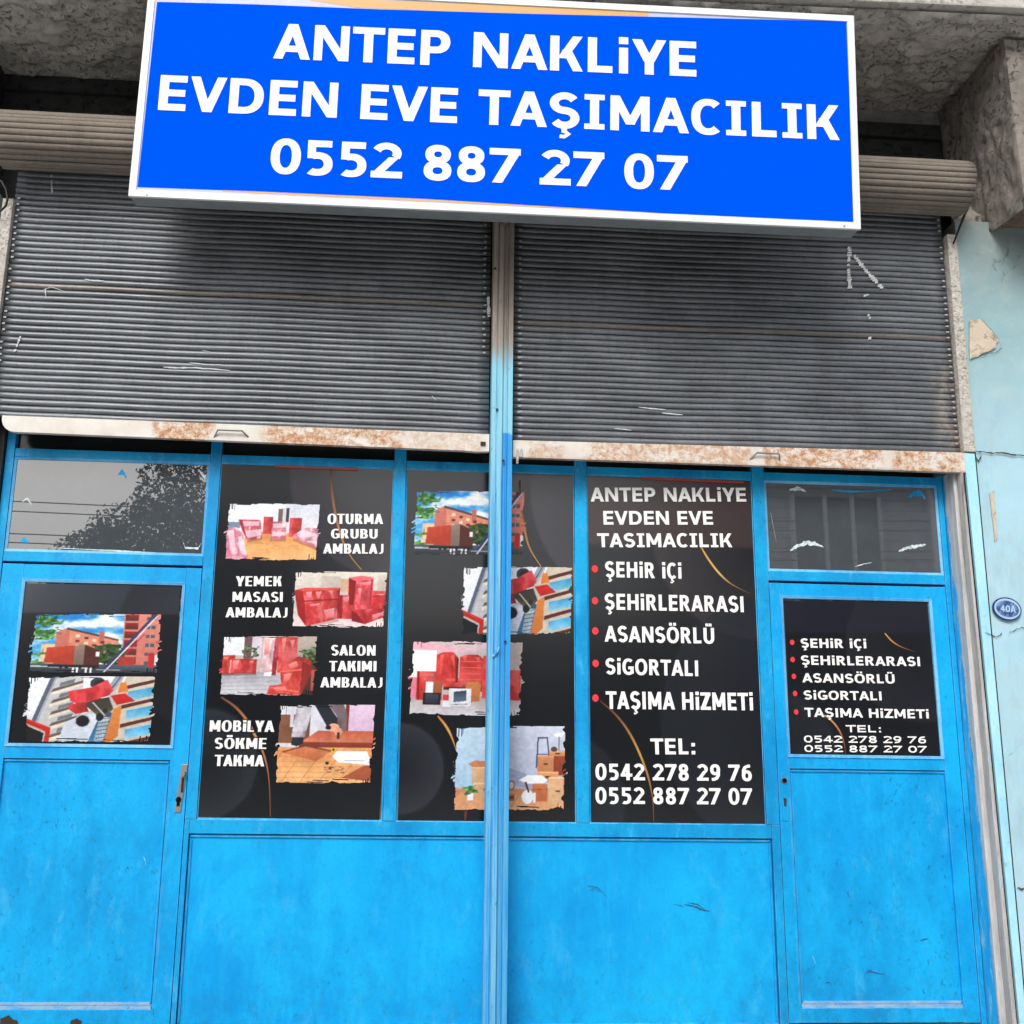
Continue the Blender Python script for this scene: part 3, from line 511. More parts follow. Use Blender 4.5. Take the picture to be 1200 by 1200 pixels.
def art_assembly():
    a = Art(210, 168, (214, 216, 228)); a.rect(.7, 0, 1, .4, (226, 200, 226), (206, 176, 206)); a.rect(.02, .14, .34, .5, (136, 92, 70), (116, 74, 54), .12, 0); a.rect(.14, .03, .17, .3, (206, 206, 220))
    a.rect(.68, .0, .72, .56, (120, 50, 38), (150, 70, 50)); a.poly([(.24, .5), (.42, .34), (1, .34), (1, .5)], (190, 96, 74), (214, 128, 96), .15); a.rect(.24, .48, .98, .56, (140, 66, 48), (120, 50, 40), .1)
    a.poly([(0, .55), (1, .55), (1, 1), (0, 1)], (222, 152, 96), (236, 184, 130), .12)
    for k in range(7): a.ln(-.1 + k * .18, 1, .1 + k * .2, .56, 1.2, (186, 116, 70)); a.ln(0, .6 + k * .065, 1, .58 + k * .066, 1, (196, 126, 78))
    a.poly([(.08, .62), (.3, .54), (.56, .6), (.42, .72)], (206, 124, 84), (190, 108, 70), .1); a.poly([(.08, .6), (.3, .52), (.56, .58), (.56, .6), (.3, .54), (.08, .62)], (120, 66, 46))
    a.poly([(.62, .59), (.92, .59), (.98, .76), (.64, .73), (.58, .66)], (246, 248, 250), (236, 238, 242)); a.poly([(.7, .7), (.9, .7), (.9, .71), (.7, .71)], (90, 90, 96)); a.poly([(.68, .92), (.9, .76), (1, .76), (1, .96)], (170, 92, 62), (150, 80, 54), .1)
    a.wrap([(.2, 0), (.34, 0), (.33, .2), (.29, .42), (.16, .42), (.18, .2)], (150, 152, 168), (226, 226, 236), .55, 12); a.poly([(.17, .43), (.28, .43), (.28, .5), (.22, .54), (.16, .52)], (40, 44, 52)); 
    a.poly([(.36, 0), (.5, 0), (.64, .24), (.6, .32), (.5, .28)], (32, 36, 46), (44, 48, 60)); a.wrap([(.5, 0), (.66, 0), (.7, .14), (.7, .34), (.62, .34), (.6, .16)], (92, 84, 92), (130, 120, 128), .4)
    a.ell(.57, .3, .06, .05, (228, 170, 146)); a.ell(.62, .35, .04, .05, (220, 156, 132)); a.ell(.52, .3, .03, .03, (30, 30, 34)); a.rect(.61, .36, .64, .44, (60, 50, 46)); a.rect(.56, .55, .61, .6, (214, 176, 60)); a.ell(.585, .575, .012, .015, (50, 40, 20)); a.ell(.53, .74, .02, .02, (60, 44, 30))
    rs = np.random.RandomState(5)
    for k in range(14): x, y = .5 + rs.rand() * .18, .78 + rs.rand() * .08; a.ln(x, y, x + .03, y + .01 * rs.rand(), 1.6, (90, 70, 56))
    return a.grain()
def art_street():
    a = Art(230, 134); n = vn(134, 230, 5, 4, 11, 5)[..., None]; t = a.Y[..., None]
    skyc = np.array((20, 130, 214.)) * (1 - t) + np.array((110, 196, 236.)) * t; cl = np.clip((n - .48 + .25 * (a.Y[..., None] - .1) * (a.X[..., None] < .7)) * 5, 0, 1); a.a = skyc * (1 - cl) + np.array((236, 242, 246.)) * cl
    a.poly([(.1, .9), (.1, .52), (.2, .52), (.2, .9)], (226, 196, 160)); a.poly([(.2, .74), (.2, .32), (.28, .25), (.34, .27), (.34, .7)], (204, 122, 106), (196, 112, 96))
    a.poly([(.3, .28), (.67, .45), (.67, .8), (.3, .8)], (222, 146, 122), (206, 128, 104), .1); a.poly([(.28, .24), (.67, .43), (.67, .46), (.28, .28)], (96, 60, 62)); a.rect(.52, .3, .56, .5, (190, 110, 96))
    for i in range(5):
        for j in range(4): x = .35 + i * .062; a.rect(x, .36 + i * .035 + j * .085, x + .03, .4 + i * .035 + j * .085, (110, 44, 40) if (i + j) % 2 else (240, 216, 190))
    a.poly([(.7, 0), (1, 0), (1, .92), (.7, .85)], (222, 140, 128), (196, 112, 100), .06)
    for j in range(6):
        a.rect(.71, .02 + j * .14, .81, .085 + j * .14, (150, 44, 40), (120, 34, 32)); a.rect(.71, .085 + j * .14, .81, .13 + j * .14, (90, 50, 46)); a.rect(.87, .06 + j * .145, .94, .115 + j * .145, (80, 92, 96)); a.rect(.90, .06 + j * .145, .905, .115 + j * .145, (200, 190, 180))
    a.rect(.9, 0, .95, .08, (90, 24, 30)); a.blob([(.46, .6), (.56, .5), (.7, .52), (.74, .84), (.5, .84)], (26, 50, 30), (70, 92, 50), .3)
    a.blob([(.05, .04), (.1, 0), (.2, 0), (.26, .16), (.22, .34), (.14, .5), (.05, .52), (.02, .3)], (36, 84, 40), (104, 160, 92), ); a.blob([(.02, .7), (.1, .62), (.16, .8), (.14, .88), (.02, .86)], (40, 92, 44), (110, 150, 80), .4)
    a.rect(0, .84, 1, 1, (86, 96, 108), (40, 46, 56), .15); a.poly([(0, .88), (.5, .9), (.5, .92), (0, .9)], (190, 198, 206))
    a.poly([(.14, .58), (.35, .54), (.35, .86), (.13, .83)], (196, 72, 48), (172, 60, 42), .08); a.poly([(.35, .54), (.42, .52), (.42, .85), (.35, .86)], (150, 128, 116), (120, 104, 96)); a.poly([(.42, .52), (.54, .62), (.54, .86), (.42, .86)], (84, 42, 36)); a.rect(.16, .86, .54, .9, (40, 36, 40)); a.rect(.51, .64, .535, .72, (230, 230, 230))
    for x in (.26, .3, .35, .4, .47, .5): a.ell(x, .9, .012, .025, (24, 24, 28))
    for x in (.345, .375, .44, .475): a.rect(x, .9, x + .012, .985, (236, 236, 240))
    a.ln(.56, .96, .93, .02, 5, (50, 62, 104)); a.ln(.575, .98, .95, .04, 2, (226, 226, 236)); a.ln(.7, .75, .86, .34, 2, (190, 40, 60)); a.rect(.68, .72, .8, .86, (170, 60, 56)); a.rect(.9, .66, .95, .88, (190, 40, 44)); a.rect(.95, .68, .99, .84, (226, 230, 236)); a.ln(.52, .93, .7, .93, 2, (150, 156, 164)); return a.grain()
def art_lift():
    a = Art(230, 150, (190, 186, 182))
    a.poly([(0, 0), (.24, 0), (.1, .72), (0, .7)], (240, 244, 250), (226, 232, 240)); a.poly([(.24, 0), (.5, 0), (.42, 1), (.12, 1), (.08, .72)], (196, 198, 202), (186, 184, 186))
    for k in range(6): y = .06 + k * .17; a.poly([(.22, y + .14), (.46, y), (.46, y + .04), (.2, y + .2)], (104, 92, 92)); a.poly([(.2, y + .2), (.46, y + .04), (.46, y + .07), (.2, y + .25)], (226, 216, 200)); a.poly([(.27, y + .05), (.38, y - .01), (.37, y + .05), (.26, y + .11)], (112, 120, 126))
    a.poly([(.2, 0), (.235, 0), (.1, .7), (.07, .68)], (92, 100, 120)); a.poly([(.235, 0), (.25, 0), (.115, .71), (.1, .7)], (160, 166, 180))
    a.poly([(.44, 0), (.7, 0), (.62, .4), (.44, .6)], (232, 236, 242)); a.ell(.55, .12, .06, .09, (60, 62, 74)); a.ell(.565, .13, .045, .07, (36, 36, 44))
    a.poly([(.7, 0), (1, 0), (1, 1), (.66, 1)], (206, 196, 180), (196, 186, 172))
    for k in range(4): y = .04 + k * .28; a.poly([(.74, y + .12), (1, y + .0), (1, y + .05), (.74, y + .18)], (92, 46, 42)); a.poly([(.78, y + .2), (.98, y + .12), (.98, y + .26), (.78, y + .34)], (56, 160, 214), (150, 206, 232), .2)
    a.poly([(.68, 0), (.74, 0), (.66, .26), (.62, .2)], (150, 160, 176)); a.ln(.72, 0, .64, .24, 2, (40, 50, 80)); a.ln(.755, 0, .7, .26, 3, (244, 246, 250)); a.poly([(.72, .1), (.76, .1), (.78, .24), (.7, .26)], (220, 130, 60))
    a.poly([(.46, .58), (.64, .56), (.6, 1), (.28, 1), (.32, .7)], (214, 220, 232), (196, 206, 222)); a.ell(.455, .68, .062, .1, (190, 192, 204)); a.ell(.455, .68, .052, .085, (40, 36, 46)); a.ell(.46, .69, .04, .065, (24, 22, 30))
    a.poly([(.6, .5), (.68, .56), (.62, 1), (.5, 1)], (36, 70, 110), (60, 130, 176), .2); a.poly([(.58, .62), (.66, .62), (.62, .96), (.55, .98)], (190, 214, 226), (160, 180, 200), .3)
    for k in range(6): a.ln(.56, .66 + k * .055, .655, .63 + k * .055, 1.6, (30, 40, 60))
    a.poly([(.68, .5), (.74, .44), (.73, .9), (.66, 1), (.62, 1)], (214, 132, 66), (196, 118, 60)); a.poly([(.42, .4), (.64, .32), (.68, .5), (.6, .66), (.5, .5)], (60, 54, 50), (84, 80, 60), .3); a.ln(.52, .4, .62, .6, 2, (200, 200, 200)); a.ell(.58, .62, .03, .06, (30, 34, 44)); a.ell(.62, .52, .02, .04, (40, 44, 54))
    a.wrap([(.33, .24), (.5, .18), (.62, .06), (.67, .22), (.64, .3), (.42, .44), (.35, .38)], (206, 38, 46), (240, 100, 110), .5); a.wrap([(.34, .44), (.46, .4), (.5, .54), (.4, .58), (.35, .52)], (196, 40, 44), (236, 100, 100), .5); a.poly([(.65, .3), (.76, .26), (.84, .38), (.7, .44)], (200, 44, 40), (180, 34, 34), .1)
    a.poly([(0, .62), (.22, .78), (.21, 1), (.17, 1), (.18, .84), (0, .7)], (206, 52, 40), (190, 44, 36), .1); a.ln(.02, .68, .18, .8, 1.5, (120, 30, 24)); a.poly([(0, .72), (.17, .86), (.16, 1), (0, 1)], (24, 26, 32)); return a.grain()
def art_chairs():
    a = Art(230, 150, (214, 190, 196)); a.poly([(0, 0), (.5, .14), (.5, .3), (0, .14)], (236, 176, 190)); a.rect(0, .14, .24, .5, (246, 248, 252)); a.poly([(.5, .14), (1, .02), (1, .2), (.5, .22)], (196, 186, 192)); a.rect(.24, .16, 1, .76, (196, 184, 184)); a.rect(.9, .02, 1, .8, (186, 172, 166))
    a.rect(0, .5, .3, .76, (226, 130, 150)); a.poly([(0, .76), (1, .72), (1, 1), (0, 1)], (176, 160, 156), (206, 206, 216), .1)
    red(a, .08, .42, .3, .8, (202, 44, 40)); a.wrap([(.24, .2), (.3, .16), (.38, .16), (.42, .22), (.43, .56), (.24, .56)], (200, 42, 40), (226, 90, 84), .4); a.wrap([(.44, .22), (.5, .19), (.6, .19), (.64, .24), (.64, .68), (.44, .6)], (196, 40, 40), (232, 100, 96), .4)
    for k in range(5): a.ln(.45, .28 + k * .08, .63, .28 + k * .08, 1.4, (226, 100, 96))
    red(a, .64, .2, .86, .76, (200, 42, 40)); a.ln(.68, .2, .69, .76, 2, (130, 24, 24)); a.ln(.74, .2, .74, .76, 2, (226, 96, 90)); red(a, .86, .38, .97, .6, (198, 40, 40)); red(a, .86, .6, .98, .78, (186, 36, 36))
    red(a, .3, .5, .5, .62, (204, 52, 48))
    for P in ([(.27, .2), (.3, .18), (.29, .44), (.27, .46)], [(.36, .2), (.39, .2), (.4, .4)], [(.1, .46), (.22, .45), (.22, .48), (.11, .5)], [(.32, .52), (.48, .51), (.47, .54), (.33, .55)], [(.46, .21), (.5, .2), (.48, .3)], [(.56, .22), (.61, .22), (.61, .3)], [(.66, .24), (.68, .24), (.67, .7)]): a.poly(P, (240, 120, 112), (222, 86, 80), 0, 1, .7)
    a.poly([(.4, .22), (.43, .24), (.43, .56), (.41, .56)], (130, 24, 24)); a.poly([(.08, .42), (.1, .42), (.11, .8), (.09, .8)], (140, 26, 26)); a.rect(.16, .56, .23, .72, (240, 240, 244)); a.rect(.22, .55, .3, .72, (170, 100, 62), (150, 84, 50)); a.poly([(.5, .56), (.6, .54), (.63, .58), (.62, .8), (.5, .82)], (196, 124, 74), (176, 106, 62)); a.rect(.31, .62, .5, .66, (60, 40, 40))
    a.rect(.14, .7, .29, .86, (32, 34, 42), (22, 24, 30)); a.rect(.16, .72, .27, .84, (64, 68, 84), (40, 42, 56)); a.rect(.31, .72, .36, .8, (210, 60, 80)); a.rect(.31, .8, .38, .88, (226, 226, 232)); a.rect(.36, .64, .55, .87, (232, 234, 242), (214, 216, 226)); a.poly([(.4, .68), (.51, .66), (.51, .8), (.4, .82)], (56, 66, 84), (90, 110, 130)); a.ln(.38, .85, .52, .84, 1.4, (80, 84, 96)); return a.grain()
def art_room():
    a = Art(230, 165, (200, 208, 228)); a.rect(0, 0, .36, .74, (190, 214, 232), (166, 196, 220)); a.rect(.36, 0, 1, .74, (206, 212, 232), (176, 184, 208), 0, 1); a.poly([(.5, .5), (.7, .6), (.7, .74), (.5, .7)], (130, 136, 160), a=.5)
    a.rect(0, .735, 1, .76, (190, 160, 140)); a.poly([(0, .76), (1, .74), (1, 1), (0, 1)], (196, 136, 98), (222, 166, 122), .1)
    for k in range(6): a.ln(-.1 + k * .2, 1, .1 + k * .17, .76, 1, (170, 112, 76))
    box = lambda x0, y0, x1, y1, c: (a.rect(x0, y0, x1, y1, c, tuple(v * .92 for v in c), .04), a.rect(x0, y0, x1, y0 + .018, tuple(min(255, v * 1.12) for v in c)), a.rect((x0 + x1) / 2 - .02, (y0 + y1) / 2 - .01, (x0 + x1) / 2 + .02, (y0 + y1) / 2 + .01, (60, 40, 30)))
    box(.18, .49, .45, .67, (224, 180, 140)); a.poly([(.14, .46), (.2, .42), (.46, .43), (.46, .48), (.18, .5)], (196, 128, 90)); box(.2, .67, .4, .84, (218, 172, 130)); box(.5, .8, .55, .88, (160, 96, 60)); a.ell(.52, .7, .03, .06, (150, 100, 70)); a.ell(.52, .7, .018, .04, (206, 190, 190))
    a.rect(.145, .8, .195, .88, (232, 232, 236)); a.blob([(.12, .72), (.22, .7), (.24, .8), (.13, .82)], (40, 96, 50), (110, 160, 90), .3)
    a.ln(.74, .16, .73, .5, 3, (60, 70, 90)); a.ln(.82, .16, .85, .5, 3, (60, 70, 90)); a.ln(.735, .15, .825, .15, 3, (60, 70, 90)); a.ln(.74, .34, .84, .34, 2, (60, 70, 90)); a.ln(.92, .12, .92, .34, 2, (90, 84, 86)); a.poly([(.87, .1), (.97, .08), (.95, .13), (.9, .14)], (240, 240, 246))
    box(.84, .3, .98, .36, (210, 150, 106)); box(.74, .36, .88, .54, (206, 140, 96)); a.rect(.88, .36, .99, .58, (150, 72, 48), (136, 62, 42)); box(.74, .54, .92, .66, (214, 156, 110)); box(.84, .6, 1, .92, (226, 180, 140)); a.rect(.97, .6, 1, .92, (176, 116, 80)); a.ell(.88, .28, .03, .03, (90, 70, 60))
    a.rect(.7, .68, .83, .88, (196, 120, 80), (176, 100, 64)); a.ln(.7, .75, .83, .74, 1.5, (140, 80, 50)); a.poly([(.58, .64), (.66, .58), (.78, .58), (.83, .64), (.8, .67), (.66, .68)], (238, 242, 246)); a.ell(.66, .83, .05, .08, (232, 236, 242)); a.ln(.64, .66, .67, .78, 4, (60, 40, 36)); a.rect(.71, .78, .73, .9, (226, 226, 226)); return a.grain()
ARTS = dict(sofas=art_sofas(), boxes=art_boxes(), salon=art_salon(), assembly=art_assembly(), street=art_street(), lift=art_lift(), chairs=art_chairs(), room=art_room())
def lin(a): a = np.clip(a / 255, 0, 1); return np.where(a <= .04045, a / 12.92, ((a + .055) / 1.055) ** 2.4)
def grid_film(name, mat, parent, quad, img, mask=None, Y=YP, gain=.8):
    """film with one small facet per colour sample; quad: four corners (x,z) top-left, top-right, bottom-right, bottom-left"""
    h, w = img.shape[:2]; TL, TR, BR, BL = [np.array(p) for p in quad]
    u, v = np.meshgrid(np.linspace(0, 1, w + 1), np.linspace(0, 1, h + 1)); u, v = u[..., None], v[..., None]
    P = (TL * (1 - u) + TR * u) * (1 - v) + (BL * (1 - u) + BR * u) * v
    off = parent.get('_o', (0, 0, 0)); co = np.zeros(((h + 1) * (w + 1), 3)); co[:, 0] = P[..., 0].ravel() - off[0]; co[:, 1] = Y - off[1]; co[:, 2] = P[..., 1].ravel() - off[2]
    idx = np.arange((h + 1) * (w + 1)).reshape(h + 1, w + 1); q = np.stack([idx[1:, :-1], idx[1:, 1:], idx[:-1, 1:], idx[:-1, :-1]], -1).reshape(-1, 4)
    cc = np.concatenate([lin(img) * gain, np.ones((h, w, 1))], -1)
    cp = np.pad(cc, ((0, 1), (0, 1), (0, 0)), mode='edge'); cp = (cp + np.pad(cc, ((1, 0), (0, 1), (0, 0)), mode='edge') + np.pad(cc, ((0, 1), (1, 0), (0, 0)), mode='edge') + np.pad(cc, ((1, 0), (1, 0), (0, 0)), mode='edge')) / 4
    cp = cp.reshape(-1, 4)
    if mask is not None:
        q = q[mask.ravel()]; used = np.unique(q); rm = np.full(len(co), -1); rm[used] = np.arange(len(used)); q = rm[q]; co = co[used]; cp = cp[used]
    me = bpy.data.meshes.new(name); n = len(q); me.vertices.add(len(co)); me.vertices.foreach_set('co', co.ravel()); me.loops.add(n * 4); me.loops.foreach_set('vertex_index', q.ravel())
    me.polygons.add(n); me.polygons.foreach_set('loop_start', np.arange(n) * 4); me.update(calc_edges=True)
    at_ = me.color_attributes.new('print', 'FLOAT_COLOR', 'POINT'); at_.data.foreach_set('color', cp.ravel()); me.materials.append(MT[mat]); me.validate()
    o = bpy.data.objects.new(name, me); C.objects.link(o); o.parent = parent; return o
def ragged(h, w, seed):                           # dry-brush outline of the printed pictures
    rs = np.random.RandomState(seed); X, Y = np.meshgrid((np.arange(w) + .5) / w, (np.arange(h) + .5) / h)
    n1 = vn(1, w, 1, 16, seed, 4)[0]; n2 = vn(1, w, 1, 14, seed + 1, 4)[0]; s1 = vn(h, 1, 16, 1, seed + 2, 3)[:, 0]; s2 = vn(h, 1, 18, 1, seed + 3, 3)[:, 0]
    xx = np.linspace(0, 1, w); top = .012 + .03 * np.abs(xx - .45) * 2 * (xx < .45) + np.clip(n1 - .5, 0, 1) * .05; bot = .99 - np.clip(n2 - .45, 0, 1) * .08 - .03 * np.clip(xx - .6, 0, 1) * 2
    m = (Y > top[None] + .02 * np.sin(X * 0)) & (Y < bot[None]) & (X > (.035 + np.clip(s1 - .5, 0, 1) * .05)[:, None]) & (X < (.972 - np.clip(s2 - .5, 0, 1) * .07)[:, None])
    for k in range(3):                            # gaps left by the bristles at the corners
        x = .05 + rs.rand() * .02 + k * .018; m &= ~((np.abs(X - x) < .0035) & (Y < .06 + rs.rand() * .1)); x = .9 + k * .024; m &= ~((np.abs(X - x) < .004) & (Y > .87 + rs.rand() * .08))
    for k in range(3):                            # long flat streaks along the top and foot
        x0 = rs.rand() * .6; y = top.min() + .012 + rs.rand() * .03; m &= ~((np.abs(Y - y + .05 * (X - x0)) < .005) & (X > x0) & (X < x0 + .15)); y = .93 + rs.rand() * .04; m &= ~((np.abs(Y - y - .03 * (X - x0)) < .006) & (X > x0 + .2) & (X < x0 + .36))
    for k in range(3):
        y = .5 + rs.rand() * .2; L = .02 + rs.rand() * .03; m |= (np.abs(Y - y + .9 * X) < .012) & (X < .05) & (X > .05 - L); y = .4 + rs.rand() * .2; m |= (np.abs(Y - y + .7 * (X - 1)) < .010) & (X > .955) & (X < .96 + L * .8)
    m |= ((rs.rand(h, w) > .95) & (np.abs(X - .025) < .012) & (np.abs(Y - .5) < .1)); return m
def photo(parent, art, q, seed, label, Y=YP - .0016):
    a = ARTS[art]; o = grid_film('printed_picture', 'photo', parent, [xz(*p, Y) for p in q], a.a, ragged(a.h, a.w, seed), Y, .85); o['label'] = label; return o
def poster_film(parent, q, fn, n=110, inset=0):
    P = [xz(*p, YP) for p in q]; hh = abs(P[0][1] - P[3][1]); ww = abs(P[1][0] - P[0][0]); w = n; h = int(n * hh / ww)
    a = Art(w, h, (25, 29, 36)); nn = vn(h, w, 3, 2, n, 3)[..., None]; a.a = a.a * (.75 + .5 * nn); fn(a)
    o = grid_film('poster_film', 'print', parent, P, a.a, None, YP, .55)
    sk = MB(); sk.hexa([(P[3][0], YP + .0004, P[3][1]), (P[2][0], YP + .0004, P[2][1]), (P[1][0], YP + .0004, P[1][1]), (P[0][0], YP + .0004, P[0][1])],
                       [(P[3][0], YP + .003, P[3][1]), (P[2][0], YP + .003, P[2][1]), (P[1][0], YP + .003, P[1][1]), (P[0][0], YP + .003, P[0][1])])
    sk.build('backing_sheet', 'black', parent); return o
def arc_ribbon(parent, pts, w0=2.0, cols=((90, 56, 40), (226, 168, 84), (110, 66, 44)), Y=YP - .0010):
    Q = []
    for i in range(len(pts) - 1):                 # Catmull-Rom through the measured points
        p0, p1, p2, p3 = [np.array(pts[max(0, min(len(pts) - 1, i + k))], float) for k in (-1, 0, 1, 2)]
        for t in np.linspace(0, 1, 7)[:-1]: Q.append(.5 * ((2 * p1) + (-p0 + p2) * t + (2 * p0 - 5 * p1 + 4 * p2 - p3) * t * t + (-p0 + 3 * p1 - 3 * p2 + p3) * t ** 3))
    Q.append(np.array(pts[-1], float)); n = len(Q); vv, ff, cc = [], [], []
    for i, p in enumerate(Q):
        d_ = Q[min(i + 1, n - 1)] - Q[max(i - 1, 0)]; d_ /= np.linalg.norm(d_); nr = np.array([-d_[1], d_[0]]); t = i / (n - 1)
        wd = w0 * .62 * (.45 + .75 * math.sin(math.pi * min(1, t + .12))); a, b, c = [np.array(x, float) for x in cols]; col = a + (b - a) * min(1, t * 2) if t < .5 else b + (c - b) * (t * 2 - 1)
        for k in (-1, 0, 1):
            x, z = xz(*(p + nr * wd * k), Y); vv.append((x, Y, z)); cc.append(tuple(lin(col * (1.0 if k == 0 else .72)) * .8) + (1,))
        if i: b0 = 3 * (i - 1); ff += [(b0, b0 + 1, b0 + 4, b0 + 3), (b0 + 1, b0 + 2, b0 + 5, b0 + 4)]
    me = bpy.data.meshes.new('gold_arc'); off = Vector(parent['_o']); me.from_pydata([tuple(Vector(v) - off) for v in vv], [], ff)
    at_ = me.color_attributes.new('print', 'FLOAT_COLOR', 'POINT'); at_.data.foreach_set('color', np.array(cc).ravel()); me.materials.append(MT['photo'])
    o = bpy.data.objects.new('gold_arc', me); C.objects.link(o); o.parent = parent; return o
def bullet(parent, x, y, r, Y=YP - .004):
    c = xz(x, y, Y); rr = abs(xz(x + r, y, Y)[0] - c[0]); mb = MB(); mb.quad([(c[0] + rr * math.cos(a), Y, c[1] + rr * 1.15 * math.sin(a)) for a in [k * math.pi / 9 for k in range(18)]]); return build_flat(mb, 'bullet_dot', 'red', parent)

# ============================================================ THE BUILDING
bld = thing('shop_building', 'grey concrete building with an overhanging balcony slab above the blue shopfront', 'building', (0, .3, 0))
def rough_sheet(name, fn, nu, nv, mat, parent, amp, seed):   # surface with real dents and trowel ridges
    n = vn(nv + 1, nu + 1, nv / 9, nu / 9, seed, 4) - .5; n2 = vn(nv + 1, nu + 1, nv / 3, nu / 3, seed + 9, 3) - .5
    v, f = [], []
    for j in range(nv + 1):
        for i in range(nu + 1):
            e = 0 if i in (0, nu) or j in (0, nv) else 1
            v.append(tuple(Vector(fn(i / nu, j / nv, amp * e * (n[j, i] * 1.4 + n2[j, i] * .8))) - Vector(parent['_o'])))
    for j in range(nv):
        for i in range(nu): a = j * (nu + 1) + i; f.append((a, a + 1, a + nu + 2, a + nu + 1))
    me = bpy.data.meshes.new(name); me.from_pydata(v, [], f); me.materials.append(MT[mat]); me.polygons.foreach_set('use_smooth', [True] * len(f))
    o = bpy.data.objects.new(name, me); C.objects.link(o); o.parent = parent; return o
zs = lambda x: 4.953 + .02 * (x - 2)
mb = MB(); mb.hexa([(-6, -.62, zs(-6) + .004), (6, -.62, zs(6) + .004), (6, -.62, zs(6) + .42), (-6, -.62, zs(-6) + .42)], [(-6, 1.2, zs(-6) + .004), (6, 1.2, zs(6) + .004), (6, 1.2, zs(6) + .42), (-6, 1.2, zs(-6) + .42)])
mb.build('balcony_slab', 'edge_plaster', bld, .012)
rough_sheet('soffit_plaster', lambda u, v, d_: (-5.9 + 11.8 * u, -.585 + .8 * v, zs(-5.9 + 11.8 * u) - .012 + d_), 700, 60, 'soffit', bld, .05, 31)
MB().prism([(-.619, 4.86 + .06), (-.585, 4.93), (-.585, 4.99), (-.619, 4.99)], -5.99, 5.99).build('drip_edge', 'soffit', bld, .004) if False else None
# wall above and behind the shutter coils
MB().box(-6, 6, .18, .6, 4.86, zs(-6) - .02).build('upper_lintel', 'lintel', bld, .01)
MB().box(-6, 6, .21, .6, 4.66, 4.856).build('lintel_face', 'lintel', bld, .008)
MB().box(-6, 6, .17, .6, 4.62, 4.656).build('lintel_ledge', 'lintel', bld, .008)
MB().box(-6, 6, .22, .6, 2.9, 4.616).build('lintel_wall', 'lintel', bld)
MB().box(-1.9, 2.66, .16, .19, 2.8, 3.0).build('head_backing', 'dark', bld)
MB().box(-6, 6, .3, .6, 5.3, 12).build('upper_wall', 'pale', bld)
# right pier, its edge strip and the cantilever beam that meets it
rough_sheet('pier_face', lambda u, v, d_: (2.722 + 3.4 * u, -.150 + d_, .0 + 4.1 * v), 140, 170, 'pale', bld, .006, 5)
MB().box(2.724, 6.1, -.135, .3, 0, 4.1).build('pier', 'beam', bld)
mb = MB(); mb.hexa([(2.687, -.152, 0), (2.716, -.152, 0), (2.716, -.152, 2.878), (2.664, -.152, 2.878)], [(2.694, .15, 0), (2.716, .15, 0), (2.716, .15, 2.878), (2.674, .15, 2.878)])
mb.build('pier_edge_strip', 'strip', bld, .003)
MB().box(2.7165, 2.7215, -.146, .1, 0, 2.88).build('joint_groove', 'lintel', bld)
rough_sheet('pier_head', lambda u, v, d_: (2.735 + .02 * v + 3.3 * u, -.142 + .30 * v ** 1.5 + d_, 4.03 + .40 * v), 120, 24, 'beam', bld, .05, 77)
MB().box(2.93, 6.1, -.10, .3, 4.1, 4.9).build('pier_head_core', 'beam', bld)
# cantilever beam: side face and front face roughened
bx0, by0, bz0, bz1 = 2.885, -.45, 4.02, 4.93
rough_sheet('beam_side', lambda u, v, d_: (bx0 + d_ * .7 + .02 * (1 - v), .19 + (by0 - .19) * u, bz0 + (bz1 - bz0) * v + .05 * (1 - v) * (1 - u)), 60, 60, 'beam', bld, .03, 41)
rough_sheet('beam_front', lambda u, v, d_: (bx0 + .02 * (1 - v) + 3.1 * u, by0 + d_, bz0 + (bz1 - bz0) * v), 120, 50, 'beam', bld, .03, 43)
rough_sheet('beam_underside', lambda u, v, d_: (bx0 + .02 + 3.1 * u, by0 + (-.12 - by0) * v, bz0 + d_ + .05 * v), 140, 18, 'reddish', bld, .05, 45)
mb = MB(); vsx = [(2.90, 4.925), (2.72, 4.91), (2.76, 4.925)]
# broken patch of render where the beam meets the soffit
P = [at(x, y, -.14) for x, y in ((1142, 126), (1150, 116), (1162, 108), (1180, 101), (1202, 96), (1204, 120), (1186, 130), (1165, 133), (1150, 131))]
pz = []
for x, y in ((1142, 126), (1150, 116), (1162, 108), (1180, 101), (1202, 96), (1206, 118), (1186, 130), (1165, 131), (1150, 130)):
    dd = ray(x, y); t = (4.935 - CAM[2]) / dd[2]; p = CAM + dd * t; pz.append((p[0], p[1], 4.937 + .012))
mb.quad(pz); n0 = len(mb.v); mb.quad([(a, b, c - .030) for a, b, c in pz])
for i in range(len(pz)): j = (i + 1) % len(pz); mb.quad([pz[i], pz[j], (pz[j][0], pz[j][1], pz[j][2] - .03), (pz[i][0], pz[i][1], pz[i][2] - .03)])
mb.build('broken_render_patch', 'reddish', bld)
